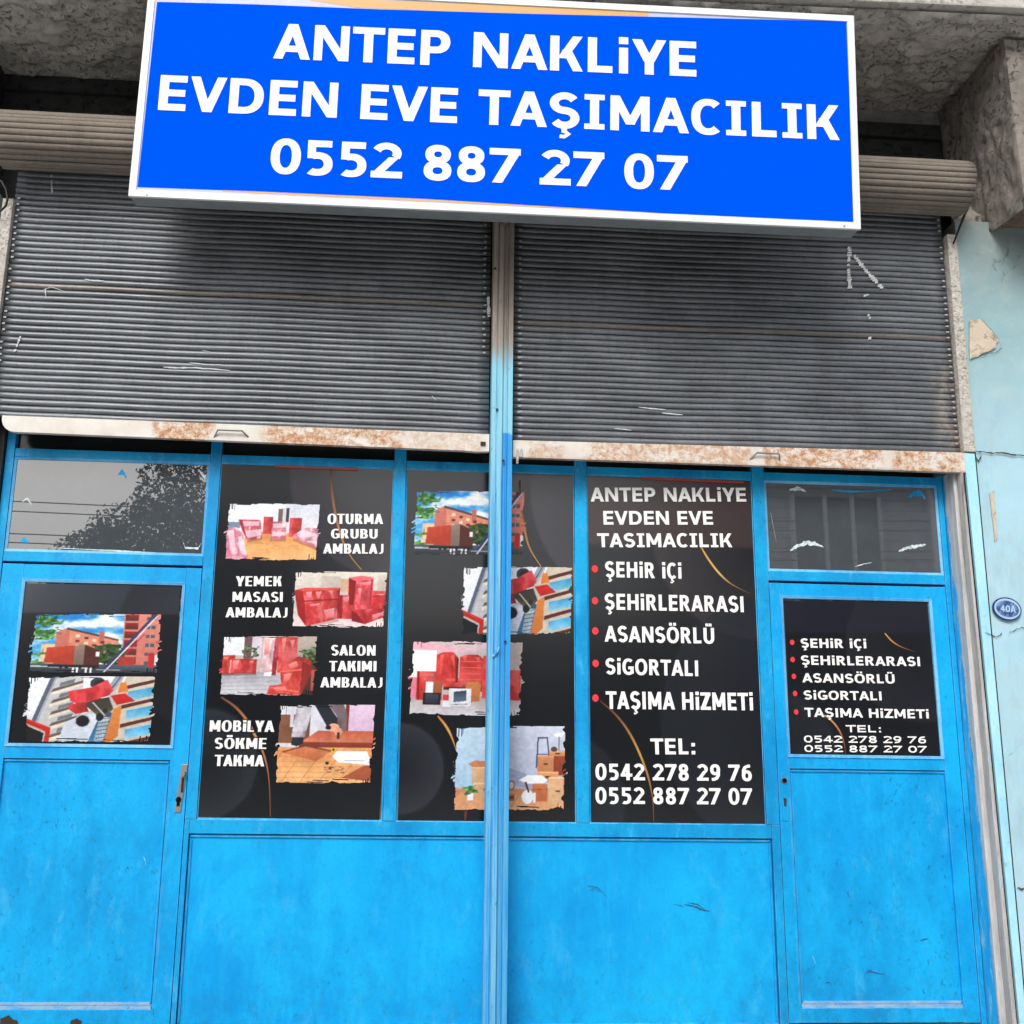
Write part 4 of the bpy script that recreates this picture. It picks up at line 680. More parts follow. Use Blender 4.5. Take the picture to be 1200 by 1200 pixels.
# horizontal crack with a shallow recess, and bare patches of old render
def jag(parent, name, pts, mat, Y, wd=.004):
    mb = MB(); P = [xz(*p, Y) for p in pts]; Q = []
    for i in range(len(P) - 1):
        for t in np.linspace(0, 1, 7)[:-1]: Q.append((P[i][0] * (1 - t) + P[i + 1][0] * t, P[i][1] * (1 - t) + P[i + 1][1] * t + random.uniform(-.004, .004)))
    Q.append(P[-1])
    for a, b in zip(Q, Q[1:]):
        w1 = wd * random.uniform(.4, 1.2); mb.quad([(a[0], Y, a[1] - w1), (b[0], Y, b[1] - w1), (b[0], Y, b[1] + w1), (a[0], Y, a[1] + w1)])
    return mb.build(name, mat, parent)
jag(bld, 'wall_crack', [(1150, 374), (1160, 384), (1170, 397), (1174, 408), (1168, 412), (1148, 417)], 'rust', -.1585, .0022); jag(bld, 'wall_crack', [(1131, 526), (1150, 530), (1170, 531), (1201, 534)], 'rust', -.157, .0035)
jag(bld, 'wall_crack', [(1143, 536), (1147, 540), (1150, 534)], 'rust', -.1572, .006)
jag(bld, 'wall_crack', [(1155, 741), (1168, 746), (1174, 742)], 'rust', -.1572, .003)
jag(bld, 'wall_crack', [(1183, 741), (1192, 737), (1201, 735)], 'rust', -.1572, .002)
jag(bld, 'wall_crack', [(1192, 1040), (1197, 1043), (1201, 1040)], 'rust', -.1572, .004)
def patch(parent, name, pts, mat, Y, th=.004, jit=.004):
    P = [xz(*p, Y) for p in pts]; Q = []
    for i in range(len(P)):
        a, b = P[i], P[(i + 1) % len(P)]
        for t in (0, .25, .5, .75): Q.append((a[0] * (1 - t) + b[0] * t + random.uniform(-jit, jit) * (t > 0), a[1] * (1 - t) + b[1] * t + random.uniform(-jit, jit) * (t > 0)))
    mb = MB(); n = len(Q); mb.quad([(x, Y, z) for x, z in Q])
    for i in range(n): a, b = Q[i], Q[(i + 1) % n]; mb.quad([(a[0], Y, a[1]), (b[0], Y, b[1]), (b[0], Y + th, b[1]), (a[0], Y + th, a[1])])
    return mb.build(name, mat, parent)
MT['bare'] = concrete('bare_old_render', srgb(216, 203, 186), srgb(206, 192, 172), srgb(196, 184, 166), .25, .6)
patch(bld, 'bare_render_patch', [(1136, 376), (1150, 374), (1158, 384), (1170, 398), (1166, 408), (1148, 416), (1137, 421)], 'bare', -.158)
patch(bld, 'bare_render_patch', [(1160, 578), (1165, 575), (1169, 630), (1166, 634)], 'bare', -.158, .004, .002)
# left pier, mostly out of frame
MB().box(-6, -1.965, -.15, .3, 0, 4.0).build('pier', 'pale', bld, .01); MB().box(-6, -2.16, -.10, .3, 4.0, 4.92).build('pier_head_core', 'lintel', bld, .01)

# peeling jamb right of the shopfront, with the seam beside it
jamb = thing('peeling_jamb', 'grey weathered jamb with flaking paint between the right door and the pale blue wall', 'door jamb', (2.64, .0, .2))
mb = MB(); mb.hexa([(2.626, -.10, .2), (2.680, -.10, .2), (2.648, -.10, 2.80), (2.626, -.10, 2.80)], [(2.626, .15, .2), (2.680, .15, .2), (2.648, .15, 2.80), (2.626, .15, 2.80)])
mb.build('jamb_board', 'torn', jamb, .004)
mb = MB(); mb.hexa([(2.677, -.135, .2), (2.692, -.135, .2), (2.672, -.135, 2.80), (2.653, -.135, 2.80)], [(2.677, .15, .2), (2.692, .15, .2), (2.672, .15, 2.80), (2.653, .15, 2.80)])
mb.build('open_seam', 'dark', jamb)
mb = MB(); mb.hexa([(2.656, -.149, .2), (2.676, -.149, .2), (2.652, -.149, 2.79), (2.640, -.149, 2.79)], [(2.656, -.102, .2), (2.676, -.102, .2), (2.652, -.102, 2.79), (2.640, -.102, 2.79)])
mb.build('jamb_edge', 'peel', jamb, .004)

# ============================================================ BLUE SHOPFRONT FRAME (front face y = 0)
fr = thing('shopfront_frame', 'blue painted shopfront frame with glazing and two low panels between the doors', 'shopfront', (.4, .05, .3))
def bar_(name, x0, x1, z0, z1, y0=0.0, y1=.06, mat='frame', bev=.0022, par=fr): return MB().box(x0, x1, y0, y1, z0, z1).build(name, mat, par, bev)
ML = [(-.925, -.876), (-.064, -.008), (.799, .857), (1.668, 1.727)]
for a, b in ML: bar_('mullion', a, b, 1.1435, 2.96, -.003, .062)
bar_('stile', -1.860, -1.822, .3, 2.96, -.002); bar_('stile', 2.598, 2.622, .3, 2.80, -.002)
bar_('stile', -.925, -.904, .3, 1.142, -.003); bar_('stile', 1.690, 1.727, .3, 1.142, -.003)
xs_ = [(-1.820, -.927), (-.874, -.066), (-.006, .797), (.859, 1.666), (1.729, 2.596)]
for a, b in xs_: bar_('top_rail', a, b, 2.752, 2.792)
for a, b in (xs_[0], xs_[4]): bar_('transom_rail', a, b, 2.262, 2.308)
bar_('sill_rail', -.903, 1.689, 1.083, 1.1425)
for (a, b), (pa, pb) in zip(xs_[1:4], ((-.904, -.03), (-.03, .83), (.83, 1.69))): pass
def bead(par, x0, x1, z0, z1, w=.008, y0=.004, y1=.02, mat='bead_lite', name='glazing_bead'):   # four mitred strips round an opening
    i = [(x0 + w, z0 + w), (x1 - w, z0 + w), (x1 - w, z1 - w), (x0 + w, z1 - w)]; o = [(x0, z0), (x1, z0), (x1, z1), (x0, z1)]
    mb = MB()
    for k in range(4):
        j = (k + 1) % 4; A, B, D, E = o[k], o[j], i[j], i[k]
        mb.hexa([(A[0], y0, A[1]), (B[0], y0, B[1]), (D[0], y0 + .004, D[1]), (E[0], y0 + .004, E[1])], [(A[0], y1, A[1]), (B[0], y1, B[1]), (D[0], y1, D[1]), (E[0], y1, E[1])])
    return mb.build(name, mat, par)
def pane(par, x0, x1, z0, z1, mat='glass', y=.012): return MB().box(x0, x1, y, y + .005, z0, z1).build('glass_pane', mat, par)
for k, (a, b) in enumerate(xs_):
    if 0 < k < 4: pane(fr, a, b, 1.142, 2.752); bead(fr, a, b, 1.142, 2.752, .007, mat='frame')
    else: pane(fr, a, b, 2.308, 2.752); bead(fr, a, b, 2.308, 2.752, .011)
    pane(fr, a, b, 2.792, 2.95, 'glass_dark', .03)
# low panels: recessed sheet, double step under the sill
def panel(par, x0, x1, z0, z1, mat='panel', beadm='frame', bottom=None, d_=.016):
    MB().box(x0, x1, d_, d_ + .01, z0, z1).build('panel', mat, par)
    w = .016; mb = MB()
    for (a, b, c, e) in ((x0, x1, z1 - w, z1), (x0, x1, z0, z0 + w), (x0, x0 + w, z0 + w, z1 - w), (x1 - w, x1, z0 + w, z1 - w)):
        if bottom and c == z0 and e == z0 + w: continue
        mb.box(a + .004, b - .004 if b != x1 or a == x0 else b - .004, .008, d_ + .002, c + (.004 if c == z0 + w else .004), e - .004)
    mb.build('panel_moulding', beadm, par, .003)
    if bottom: MB().box(x0 + .004, x1 - .004, .006, d_ + .002, z0 - .006, z0 + .005).box(x0 + .010, x1 - .010, .009, d_ + .002, z0 + .011, z0 + .021).box(x0 + .006, x1 - .006, .012, d_ + .002, z0 + .005, z0 + .011).build('bottom_moulding', bottom, par)
panel(fr, -.902, .43, .3, 1.079); panel(fr, .44, 1.688, .3, 1.079)
MB().box(.431, .439, .0, .05, .3, 1.08).build('panel_joint', 'frame', fr)
MB().box(-1.86, 2.62, .068, .09, .3, 2.96).build('back_board', 'dark', fr)
# old red paint showing under the top rail of the glazing
MT['oldred'] = plain('old_red_paint', srgb(190, 70, 60), .6)
for p0, p1, w in (((322, 546), (420, 550), 1.6), ((752, 560), (872, 565), 2.0)):
    a, b = xz(*p0, -.001), xz(*p1, -.001); h_ = .0035 * w
    MB().hexa([(a[0], .0, a[1] - h_), (b[0], .0, b[1] - h_), (b[0], .0, b[1] + h_ * .6), (a[0], .0, a[1] + h_ * .6)], [(a[0], .012, a[1] - h_), (b[0], .012, b[1] - h_), (b[0], .012, b[1] + h_ * .6), (a[0], .012, a[1] + h_ * .6)]).build('old_paint_strip', 'oldred', fr)
# smears of blue and white paint on the two fan lights
def smear(par, pts, wd, mat, Y=.0105, name='paint_smear'):
    mb = MB(); P = [xz(*p, Y) for p in pts]; Q = []
    for i in range(len(P) - 1):
        for t in np.linspace(0, 1, 6)[:-1]: Q.append((P[i][0] * (1 - t) + P[i + 1][0] * t, P[i][1] * (1 - t) + P[i + 1][1] * t))
    Q.append(P[-1]); n = len(Q); pr = None
    for i, (x, z) in enumerate(Q):
        w_ = wd * math.sin(math.pi * (i + .6) / (n + .2)) ** .6; a = (x, Y, z + w_ * random.uniform(.4, 1.1)); b = (x, Y, z - w_ * random.uniform(.4, 1.1))
        if pr: mb.quad([pr[1], b, a, pr[0]])
        pr = (a, b)
    off = Vector(par['_o']); me = bpy.data.meshes.new(name); me.from_pydata([tuple(Vector(v) - off) for v in mb.v], [], mb.f); me.materials.append(MT[mat]); o = bpy.data.objects.new(name, me); C.objects.link(o); o.parent = par
m_ = NT('white_smear', .7); m_.col(m_.mix(m_.ramp(m_.noise(60, 6, .8), (.35, 0), (.55, 1)), srgb(120, 140, 145), srgb(215, 228, 230))); MT['wsmear'] = m_.m
smear(fr, [(926, 645), (934, 640), (944, 636), (955, 637), (965, 641)], .013, 'wsmear'); smear(fr, [(1053, 646), (1062, 642), (1074, 640), (1085, 638)], .011, 'wsmear')
smear(fr, [(1065, 582), (1072, 578), (1080, 579), (1085, 585)], .022, 'frame'); smear(fr, [(975, 574), (1000, 576), (1045, 574)], .007, 'frame'); smear(fr, [(925, 574), (936, 572), (945, 576)], .012, 'wsmear')
smear(fr, [(138, 556), (143, 553), (148, 559)], .014, 'frame'); smear(fr, [(24, 634), (29, 632), (33, 635)], .013, 'frame')
smear(fr, [(26, 588), (32, 584), (38, 592)], .008, 'wsmear'); smear(fr, [(214, 634), (217, 642), (232, 643), (236, 636)], .006, 'wsmear'); smear(fr, [(1002, 664), (1012, 661), (1022, 659)], .003, 'wsmear')
smear(fr, [(903, 600), (906, 616), (910, 636)], .004, 'wsmear'); smear(fr, [(234, 552), (240, 560), (242, 556)], .012, 'wsmear'); smear(fr, [(60, 642), (130, 645), (190, 648)], .0035, 'wsmear'); smear(fr, [(1095, 580), (1099, 610), (1102, 650)], .012, 'wsmear')

# ============================================================ DOORS
def door(label, x0, x1, gx0, gx1, gz0, gz1, px0, px1, bottom):
    d_ = thing('shop_door', label, 'door', ((x0 + x1) / 2, .02, .31), 'doors of the shopfront')
    zt, zb = 2.250, .312
    b = lambda n, a, c, e, f: MB().box(a, c, .0015, .052, e, f).build(n, 'door', d_, .0008)
    b('stile', x0, gx0, zb, zt); b('stile', gx1, x1, zb, zt); b('top_rail', gx0 + .001, gx1 - .001, gz1, zt - .001); b('lock_rail', gx0 + .001, gx1 - .001, 1.392, gz0); b('bottom_rail', gx0 + .001, gx1 - .001, zb + .001, .372)
    bead(d_, gx0, gx1, gz0, gz1, .013, -.004, .02); pane(d_, gx0 + .012, gx1 - .012, gz0 + .012, gz1 - .012)
    # shallow rebate line round the whole leaf
    panel(d_, px0, px1, .378, 1.390, 'door', 'door', bottom)
    for q in ((gx0, px0), (px1, gx1)):
        if q[1] - q[0] > .004: MB().box(q[0] + .0003, q[1] - .0003, .0016, .05, .374, 1.391).build('stile', 'door', d_, .0006)
    return d_
dl = door('left blue metal door with two moving pictures on a black poster in its glass', -1.818, -.929, -1.724, -.998, 1.443, 2.182, -1.744, -1.008, 'bead')
dr = door('right blue metal door with a text poster in its glass and a bare keyhole', 1.731, 2.595, 1.780, 2.522, 1.443, 2.190, 1.788, 2.535, 'bead')
# locks
mb = MB(); mb.hexa([(-.972, -.003, 1.17), (-.945, -.003, 1.17), (-.925 - .004, -.003, 1.375), (-.955, -.003, 1.375)], [(-.972, .003, 1.17), (-.945, .003, 1.17), (-.929, .003, 1.375), (-.955, .003, 1.375)])
mb.build('lock_plate', 'steel', dl, .002)
MB().tube([(-.944, -.004, 1.335), (-.944, -.028, 1.335)], .0105, 12).build('lock_cylinder', 'steel', dl)
MB().box(-.951, -.940, -.006, .0, 1.255, 1.318).build('handle_stub', 'dark_metal', dl, .002)
mb = MB(); mb.tube([(-.958, -.0035, 1.225), (-.958, -.008, 1.225)], .012, 12); mb.box(-.964, -.952, -.0075, -.0035, 1.198, 1.222); mb.build('keyhole', 'dark', dl)
MB().box(1.744, 1.768, -.002, .0035, 1.16, 1.372).build('lock_plate', 'door', dr, .002)
MB().tube([(1.757, -.0025, 1.338), (1.757, -.007, 1.338)], [.0155, .013], 14).build('lock_ring', 'steel', dr)
MB().tube([(1.757, -.0072, 1.338), (1.757, -.009, 1.338)], .0105, 12).build('keyhole', 'dark', dr)
MB().hexa([(1.752, -.004, 1.225), (1.762, -.004, 1.225), (1.764, -.004, 1.258), (1.750, -.004, 1.262)], [(1.752, .0, 1.225), (1.762, .0, 1.225), (1.764, .0, 1.258), (1.750, .0, 1.262)]).build('key_slot', 'rust', dr)
# rusted-through spots at the foot of the left door
for pts in ([(0, 1200), (0, 1194), (5, 1192), (10, 1190), (14, 1194), (20, 1196), (20, 1201)], [(82, 1201), (83, 1196), (88, 1194), (95, 1196), (95, 1201)]):
    o = patch(dl, 'rust_hole', pts, 'rust', -.0035, .003, .003)
# scuffs on the paint
MT['scuff'] = plain('dark_scuff', srgb(24, 84, 134), .7); MT['chip'] = plain('pale_chip', srgb(150, 225, 235), .6)
def scuffs(par, L, mat, Y):
    for pts, wd in L: smear(par, pts, wd, mat, Y, 'scuff_mark')
scuffs(fr, [([(802, 1060), (812, 1062), (822, 1066), (832, 1068)], .005), ([(806, 1058), (818, 1060), (826, 1066)], .003), ([(688, 1038), (700, 1040), (712, 1052)], .002), ([(690, 1044), (697, 1041), (704, 1046)], .0015), ([(790, 1060), (797, 1061), (801, 1063)], .002)], 'scuff', .0145)
scuffs(dr, [([(1014, 1140), (1022, 1139), (1030, 1141), (1038, 1142)], .003), ([(1012, 1146), (1016, 1138), (1022, 1137)], .002), ([(967, 1152), (972, 1151), (975, 1156)], .003), ([(1078, 1102), (1084, 1101), (1088, 1100)], .003), ([(1009, 1081), (1011, 1081)], .004)], 'scuff', .0145)
scuffs(dr, [([(952, 1120), (954, 1124), (956, 1130)], .003), ([(1067, 972), (1068, 978)], .002)], 'chip', .0145)
scuffs(dl, [([(168, 1004), (170, 1008), (171, 1014)], .004), ([(183, 1066), (185, 1068)], .003)], 'chip', .0145)

# ============================================================ POSTERS
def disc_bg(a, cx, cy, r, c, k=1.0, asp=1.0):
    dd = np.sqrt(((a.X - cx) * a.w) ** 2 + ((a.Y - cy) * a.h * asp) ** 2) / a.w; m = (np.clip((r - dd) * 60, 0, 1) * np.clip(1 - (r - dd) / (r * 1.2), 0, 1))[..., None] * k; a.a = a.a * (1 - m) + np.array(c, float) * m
def poster(label, loc): return thing('poster', label, 'poster', loc, 'posters on the shopfront glass')
# window poster 1
p1 = poster('tall black poster with four furniture packing pictures and white captions', (-.47, YP, 1.15))
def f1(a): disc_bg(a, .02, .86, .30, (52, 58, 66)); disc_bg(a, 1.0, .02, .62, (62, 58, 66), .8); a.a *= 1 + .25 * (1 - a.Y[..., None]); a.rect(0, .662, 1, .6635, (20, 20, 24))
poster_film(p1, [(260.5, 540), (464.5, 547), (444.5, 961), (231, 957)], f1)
photo(p1, 'sofas', [(265, 588), (378, 591), (373, 658), (260, 656)], 101, 'picture of pink wrapped sofas in a white room')
photo(p1, 'boxes', [(343, 668), (457, 670), (452, 737), (339, 734)], 102, 'picture of red wrapped tables')
photo(p1, 'salon', [(259, 744), (375, 745), (370, 817), (254, 814)], 103, 'picture of red wrapped armchairs on a grey floor')
photo(p1, 'assembly', [(325, 824), (443, 825), (437, 920), (319, 918)], 104, 'picture of a worker putting furniture together on a wooden floor')
arc_ribbon(p1, [(388, 550), (389, 575), (393, 602), (401, 632), (411, 652), (424, 668)], 2.2, ((100, 62, 50), (190, 130, 84), (196, 140, 70)))
arc_ribbon(p1, [(259, 817), (274, 827), (287, 841), (298, 860), (309, 884), (315, 912), (317, 957)], 2.4, ((120, 70, 44), (226, 150, 90), (120, 74, 56)))
for t_, l, r, c in (('OTURMA', (383.8, 614), (449, 614.2), 11.8), ('GRUBU', (387.9, 631), (442.5, 631.2), 11), ('AMBALAJ', (378.7, 648.7), (449.3, 649), 11.5), ('YEMEK', (276.2, 687), (330.1, 687), 11.6),
                    ('MASASI', (272.4, 705.2), (331.2, 705.4), 11.5), ('AMBALAJ', (264.3, 723.4), (336.7, 723.7), 11.5), ('SALON', (388, 768), (440, 768.3), 12), ('TAKIMI', (385.6, 786.6), (441, 786.8), 12), ('AMBALAJ', (375.4, 805.5), (448, 805.8), 11.8)):
    line(p1, t_, l, r, c, 'cap')
for t_, l, r, c in (('MOBiLYA', (245.6, 857.2), (321.4, 857.6), 13), ('SÖKME', (251.4, 877.3), (312, 877.6), 12.6), ('TAKMA', (251.4, 897.6), (309.6, 898), 13)): line(p1, t_, l, r, c, 'cap', e=.10)
# window poster 2
p2 = poster('tall black poster with four pictures, partly hidden behind the centre post', (.4, YP, 1.15))
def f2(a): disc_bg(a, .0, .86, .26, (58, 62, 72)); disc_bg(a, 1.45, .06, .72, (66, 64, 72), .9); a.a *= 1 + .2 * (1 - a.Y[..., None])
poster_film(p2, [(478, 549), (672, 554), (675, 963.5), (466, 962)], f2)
photo(p2, 'street', [(484, 573), (618, 576), (616, 652), (480, 650)], 111, 'picture of a red lorry and a ladder lift at pink flats')
photo(p2, 'lift', [(539, 662), (674, 664), (672, 745), (537, 744)], 112, 'picture of red packages on a lift platform')
photo(p2, 'chairs', [(480, 749), (616, 752), (613, 841), (475, 838)], 113, 'picture of red wrapped chairs and cartons')
photo(p2, 'room', [(531, 849), (666, 850), (664, 952), (527, 950)], 114, 'picture of cardboard boxes in a pale room')
arc_ribbon(p2, [(609, 563), (610, 590), (615, 622), (621, 643), (634, 664)], 2.2, ((90, 44, 40), (206, 150, 80), (222, 166, 96)))
arc_ribbon(p2, [(513, 839), (522, 850), (529, 863), (535, 880)], 2.2, ((206, 130, 70), (236, 180, 90), (210, 130, 60))); arc_ribbon(p2, [(546, 950), (545, 962)], 2.4, ((110, 60, 44), (110, 60, 44), (110, 60, 44)))
# window poster 3
p3 = poster('tall black poster headed ANTEP NAKLiYE with a red-dotted list and phone numbers', (1.26, YP, 1.15))
def f3(a):
    disc_bg(a, -.22, .95, .42, (40, 48, 58)); disc_bg(a, 1.0, .18, .62, (66, 60, 66), .9); disc_bg(a, 1.15, .72, .75, (40, 46, 56), .8)
    t = np.clip((.222 - a.Y) * 60, 0, 1)[..., None] * .95; a.a = a.a * (1 - t) + np.array((78, 62, 64.)) * t
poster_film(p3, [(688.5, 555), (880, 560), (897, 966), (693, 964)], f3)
arc_ribbon(p3, [(821, 640), (830, 655), (843, 672), (858, 685), (880, 696)], 1.8, ((230, 170, 90), (240, 200, 110), (90, 54, 44)))
arc_ribbon(p3, [(703, 821), (722, 838), (737, 858), (750, 884), (760, 912), (765, 938), (766, 963)], 2.0, ((90, 50, 40), (222, 170, 90), (120, 66, 48)))
for t_, l, r, c in (('ANTEP NAKLiYE', (692, 588), (874.4, 588), 16.4), ('EVDEN EVE', (707.2, 615), (835.6, 615), 16), ('TASIMACILIK', (700, 641.4), (858, 641.4), 16.3)): line(p3, t_, l, r, c, 'sign')
for t_, l, r, c in (('ŞEHiR iÇi', (709, 676.4), (798.4, 678.4), 18.4), ('ŞEHiRLERARASI', (708.6, 714.4), (871.6, 717.6), 18.8), ('ASANSÖRLÜ', (708.4, 752), (837, 754.4), 18.6), ('SiGORTALI', (709.5, 790), (818.3, 792.6), 18.6), ('TAŞIMA HiZMETi', (710, 830.7), (882.3, 832.5), 20.6),
                    ('TEL:', (762.3, 884), (815, 884), 18.6), ('0542 278 29 76', (697.7, 914), (881, 915.2), 19.2), ('0552 887 27 07', (697.7, 941.8), (881.6, 942.8), 19.2)): line(p3, t_, l, r, c, 'list')
for x, y in ((697, 666.6), (697.2, 704), (697.6, 739.4), (698, 777.4), (697.8, 818)): bullet(p3, x, y, 3.8)
# left door poster
p4 = poster('small black poster with two street pictures in the left door', (-1.36, YP, 1.45))
def f4(a): a.rect(.0, .0, 1, .19, (68, 76, 90), (68, 74, 86)); disc_bg(a, 1.2, .3, .6, (48, 48, 56), .6)
poster_film(p4, [(29.5, 683.5), (212, 686.5), (198, 872), (4.5, 871)], f4, 90)
photo(p4, 'street', [(37, 718), (193, 719), (188, 791), (29, 788)], 121, 'picture of a red lorry beside pink flats')
photo(p4, 'lift', [(29, 791), (186, 792), (179, 871), (24, 870)], 122, 'picture of red packages high on a lift')
# right door poster
p5 = poster('small black poster with the same service list in the right door', (2.15, YP, 1.45))
def f5(a): a.rect(0, 0, 1, .21, (38, 40, 56), (36, 38, 54)); disc_bg(a, .9, .3, .5, (52, 54, 62), .7); disc_bg(a, -.1, 1.0, .42, (44, 50, 60), .8)
poster_film(p5, [(919, 704), (1086.5, 705.5), (1102, 886), (927.5, 884)], f5, 90)
arc_ribbon(p5, [(1037, 742), (1045, 751), (1056, 758), (1073, 764)], 1.3, ((236, 190, 110), (200, 130, 80), (80, 50, 44)))
arc_ribbon(p5, [(966, 838), (976, 846), (984, 857), (989, 870), (991, 884)], 1.5, ((236, 200, 130), (200, 130, 80), (130, 70, 50)))
for t_, l, r, c in (('ŞEHiR iÇi', (938.3, 759), (1015, 759.8), 10.7), ('ŞEHiRLERARASI', (938.7, 779), (1078.3, 780.7), 10.8), ('ASANSÖRLÜ', (940, 799.6), (1048.3, 801), 10.6), ('SiGORTALI', (941.7, 819.6), (1033.3, 820.8), 10.4), ('TAŞIMA HiZMETi', (942.7, 840), (1088.3, 842), 10.6),
                    ('TEL:', (991, 858), (1033, 858.3), 8.3), ('0542 278 29 76', (942, 870), (1085, 871), 8.0), ('0552 887 27 07', (942.5, 881), (1086, 882), 7.8)): line(p5, t_, l, r, c, 'wide')
for x, y in ((928.3, 752.7), (928.9, 772.9), (930.3, 792.6), (931.7, 812.7), (933, 834.3)): bullet(p5, x, y, 2.7)

# ============================================================ CENTRE POST AND RAILS
cp = thing('centre_post', 'tall light blue centre post between the two grey roller shutters', 'post', (.43, -.15, .3))
def vprism(prof, z0, z1, shear=0): 
    mb = MB(); k = len(prof); mb.v = [(x, y, z0) for x, y in prof] + [(x + shear, y, z1) for x, y in prof]
    for i in range(k): j = (i + 1) % k; mb.f.append((i, j, k + j, k + i)); mb.mi.append(0)
    mb.f.append(tuple(range(k))[::-1]); mb.f.append(tuple(k + i for i in range(k))); mb.mi += [0, 0]; return mb
vprism([(.374, -.10), (.374, -.186), (.379, -.19), (.396, -.19), (.398, -.184), (.402, -.184), (.404, -.19), (.424, -.19), (.428, -.184), (.428, -.10)], .3, 4.1, .008).build('channel_face', 'post_l', cp, .0015)
vprism([(.429, -.10), (.429, -.176), (.440, -.176), (.443, -.183), (.447, -.183), (.449, -.178), (.452, -.186), (.4735, -.186), (.4735, -.10)], .3, 4.1, .008).build('side_channel', 'post_r', cp, .0015)
for x, y in ((580, 315), (582.5, 480), (592, 752), (590, 540)): c = xz(x, y, -.19); MB().tube([(c[0], -.188, c[1]), (c[0], -.194, c[1])], .006, 10).build('bolt_head', 'dark_metal', cp)
c = xz(580, 764, -.19); MB().tube([(c[0] - .008, -.192, c[1] - .02), (c[0] + .01, -.2, c[1] + .0), (c[0] + .018, -.196, c[1] + .02)], .006, 8).build('hook', 'post_l', cp)
MB().hexa([(.425, -.3, 3.93), (.445, -.3, 3.93), (.53, -.3, 4.03), (.41, -.3, 4.03)], [(.425, -.19, 3.93), (.445, -.19, 3.93), (.5, -.19, 4.03), (.41, -.19, 4.03)]).build('sign_bracket', 'steel', cp)
MB().box(.40, .46, -.56, -.2, 4.05, 4.09).build('bracket_arm', 'steel', cp, .003)
rr_ = thing('guide_rail', 'cream painted guide rail at the right edge of the right shutter', 'guide rail', (2.68, -.15, 2.9), 'guide rails of the shutters')
mb = MB(); mb.hexa([(2.660, -.158, 2.885), (2.719, -.158, 2.885), (2.7195, -.158, 4.02), (2.672, -.158, 4.02)], [(2.660, -.10, 2.885), (2.719, -.10, 2.885), (2.7195, -.10, 4.02), (2.672, -.10, 4.02)]); mb.build('rail_face', 'rail_w', rr_, .004)
rl_ = thing('guide_rail', 'cream painted guide rail at the left edge of the left shutter', 'guide rail', (-1.93, -.15, 2.7), 'guide rails of the shutters')
mb = MB(); mb.hexa([(-1.948, -.158, 2.70), (-1.905, -.158, 2.70), (-1.898, -.158, 3.97), (-1.948, -.158, 3.97)], [(-1.948, -.10, 2.70), (-1.905, -.10, 2.70), (-1.898, -.10, 3.97), (-1.948, -.10, 3.97)]); mb.build('rail_face', 'rail_w', rl_, .004)
MB().box(-1.964, -1.862, -.03, .1, .3, 2.96).build('lower_jamb', 'dark_metal', rl_)
cb = tag(MB().tube([Vector(at(x, y, -.2)) for x, y in ((-6, 208), (2, 213), (7, 222), (9, 232), (7, 241), (1, 247), (-6, 244))], .006, 8).build('cable', 'dark_metal', None, smooth=True), 'dark looped cable end at the far left under the shutter coil', 'cable')

# ============================================================ ROLLER SHUTTERS
def slat_mesh(x0, x1, zpitch=.0302, wav=1):
    prof = []; n = 7
    for i in range(n + 1): a = i / n; prof.append((-.0074 * math.sin(math.pi * a) ** .65, -zpitch / 2 + .0016 + (zpitch - .0024) * a))
    prof += [(.004, zpitch / 2 - .001), (.004, -zpitch / 2 + .002)]
    nx = 40; vv, ff = [], []; k = len(prof)
    for i in range(nx + 1): x = x0 + (x1 - x0) * i / nx; sag = .0016 * math.sin(x * 3.1) + .0011 * math.sin(x * 8.3 + 1) + .0022 * max(0, 1 - (x - x0) / .18) ** 2; vv += [(x, y, z + sag * wav) for y, z in prof]
    for i in range(nx):
        for j in range(k): q = (j + 1) % k; ff.append((i * k + j, i * k + q, (i + 1) * k + q, (i + 1) * k + j))
    ff.append(tuple(range(k))[::-1]); ff.append(tuple(nx * k + j for j in range(k)))
    me = bpy.data.meshes.new('slat'); me.from_pydata(vv, [], ff); bm = bmesh.new(); bm.from_mesh(me); bmesh.ops.recalc_face_normals(bm, faces=bm.faces); bm.to_mesh(me); bm.free()
    me.polygons.foreach_set('use_smooth', [len(p.vertices) == 4 and abs(p.normal.x) < .5 and p.normal.y < .3 for p in me.polygons]); me.materials.append(MT['slat']); return me
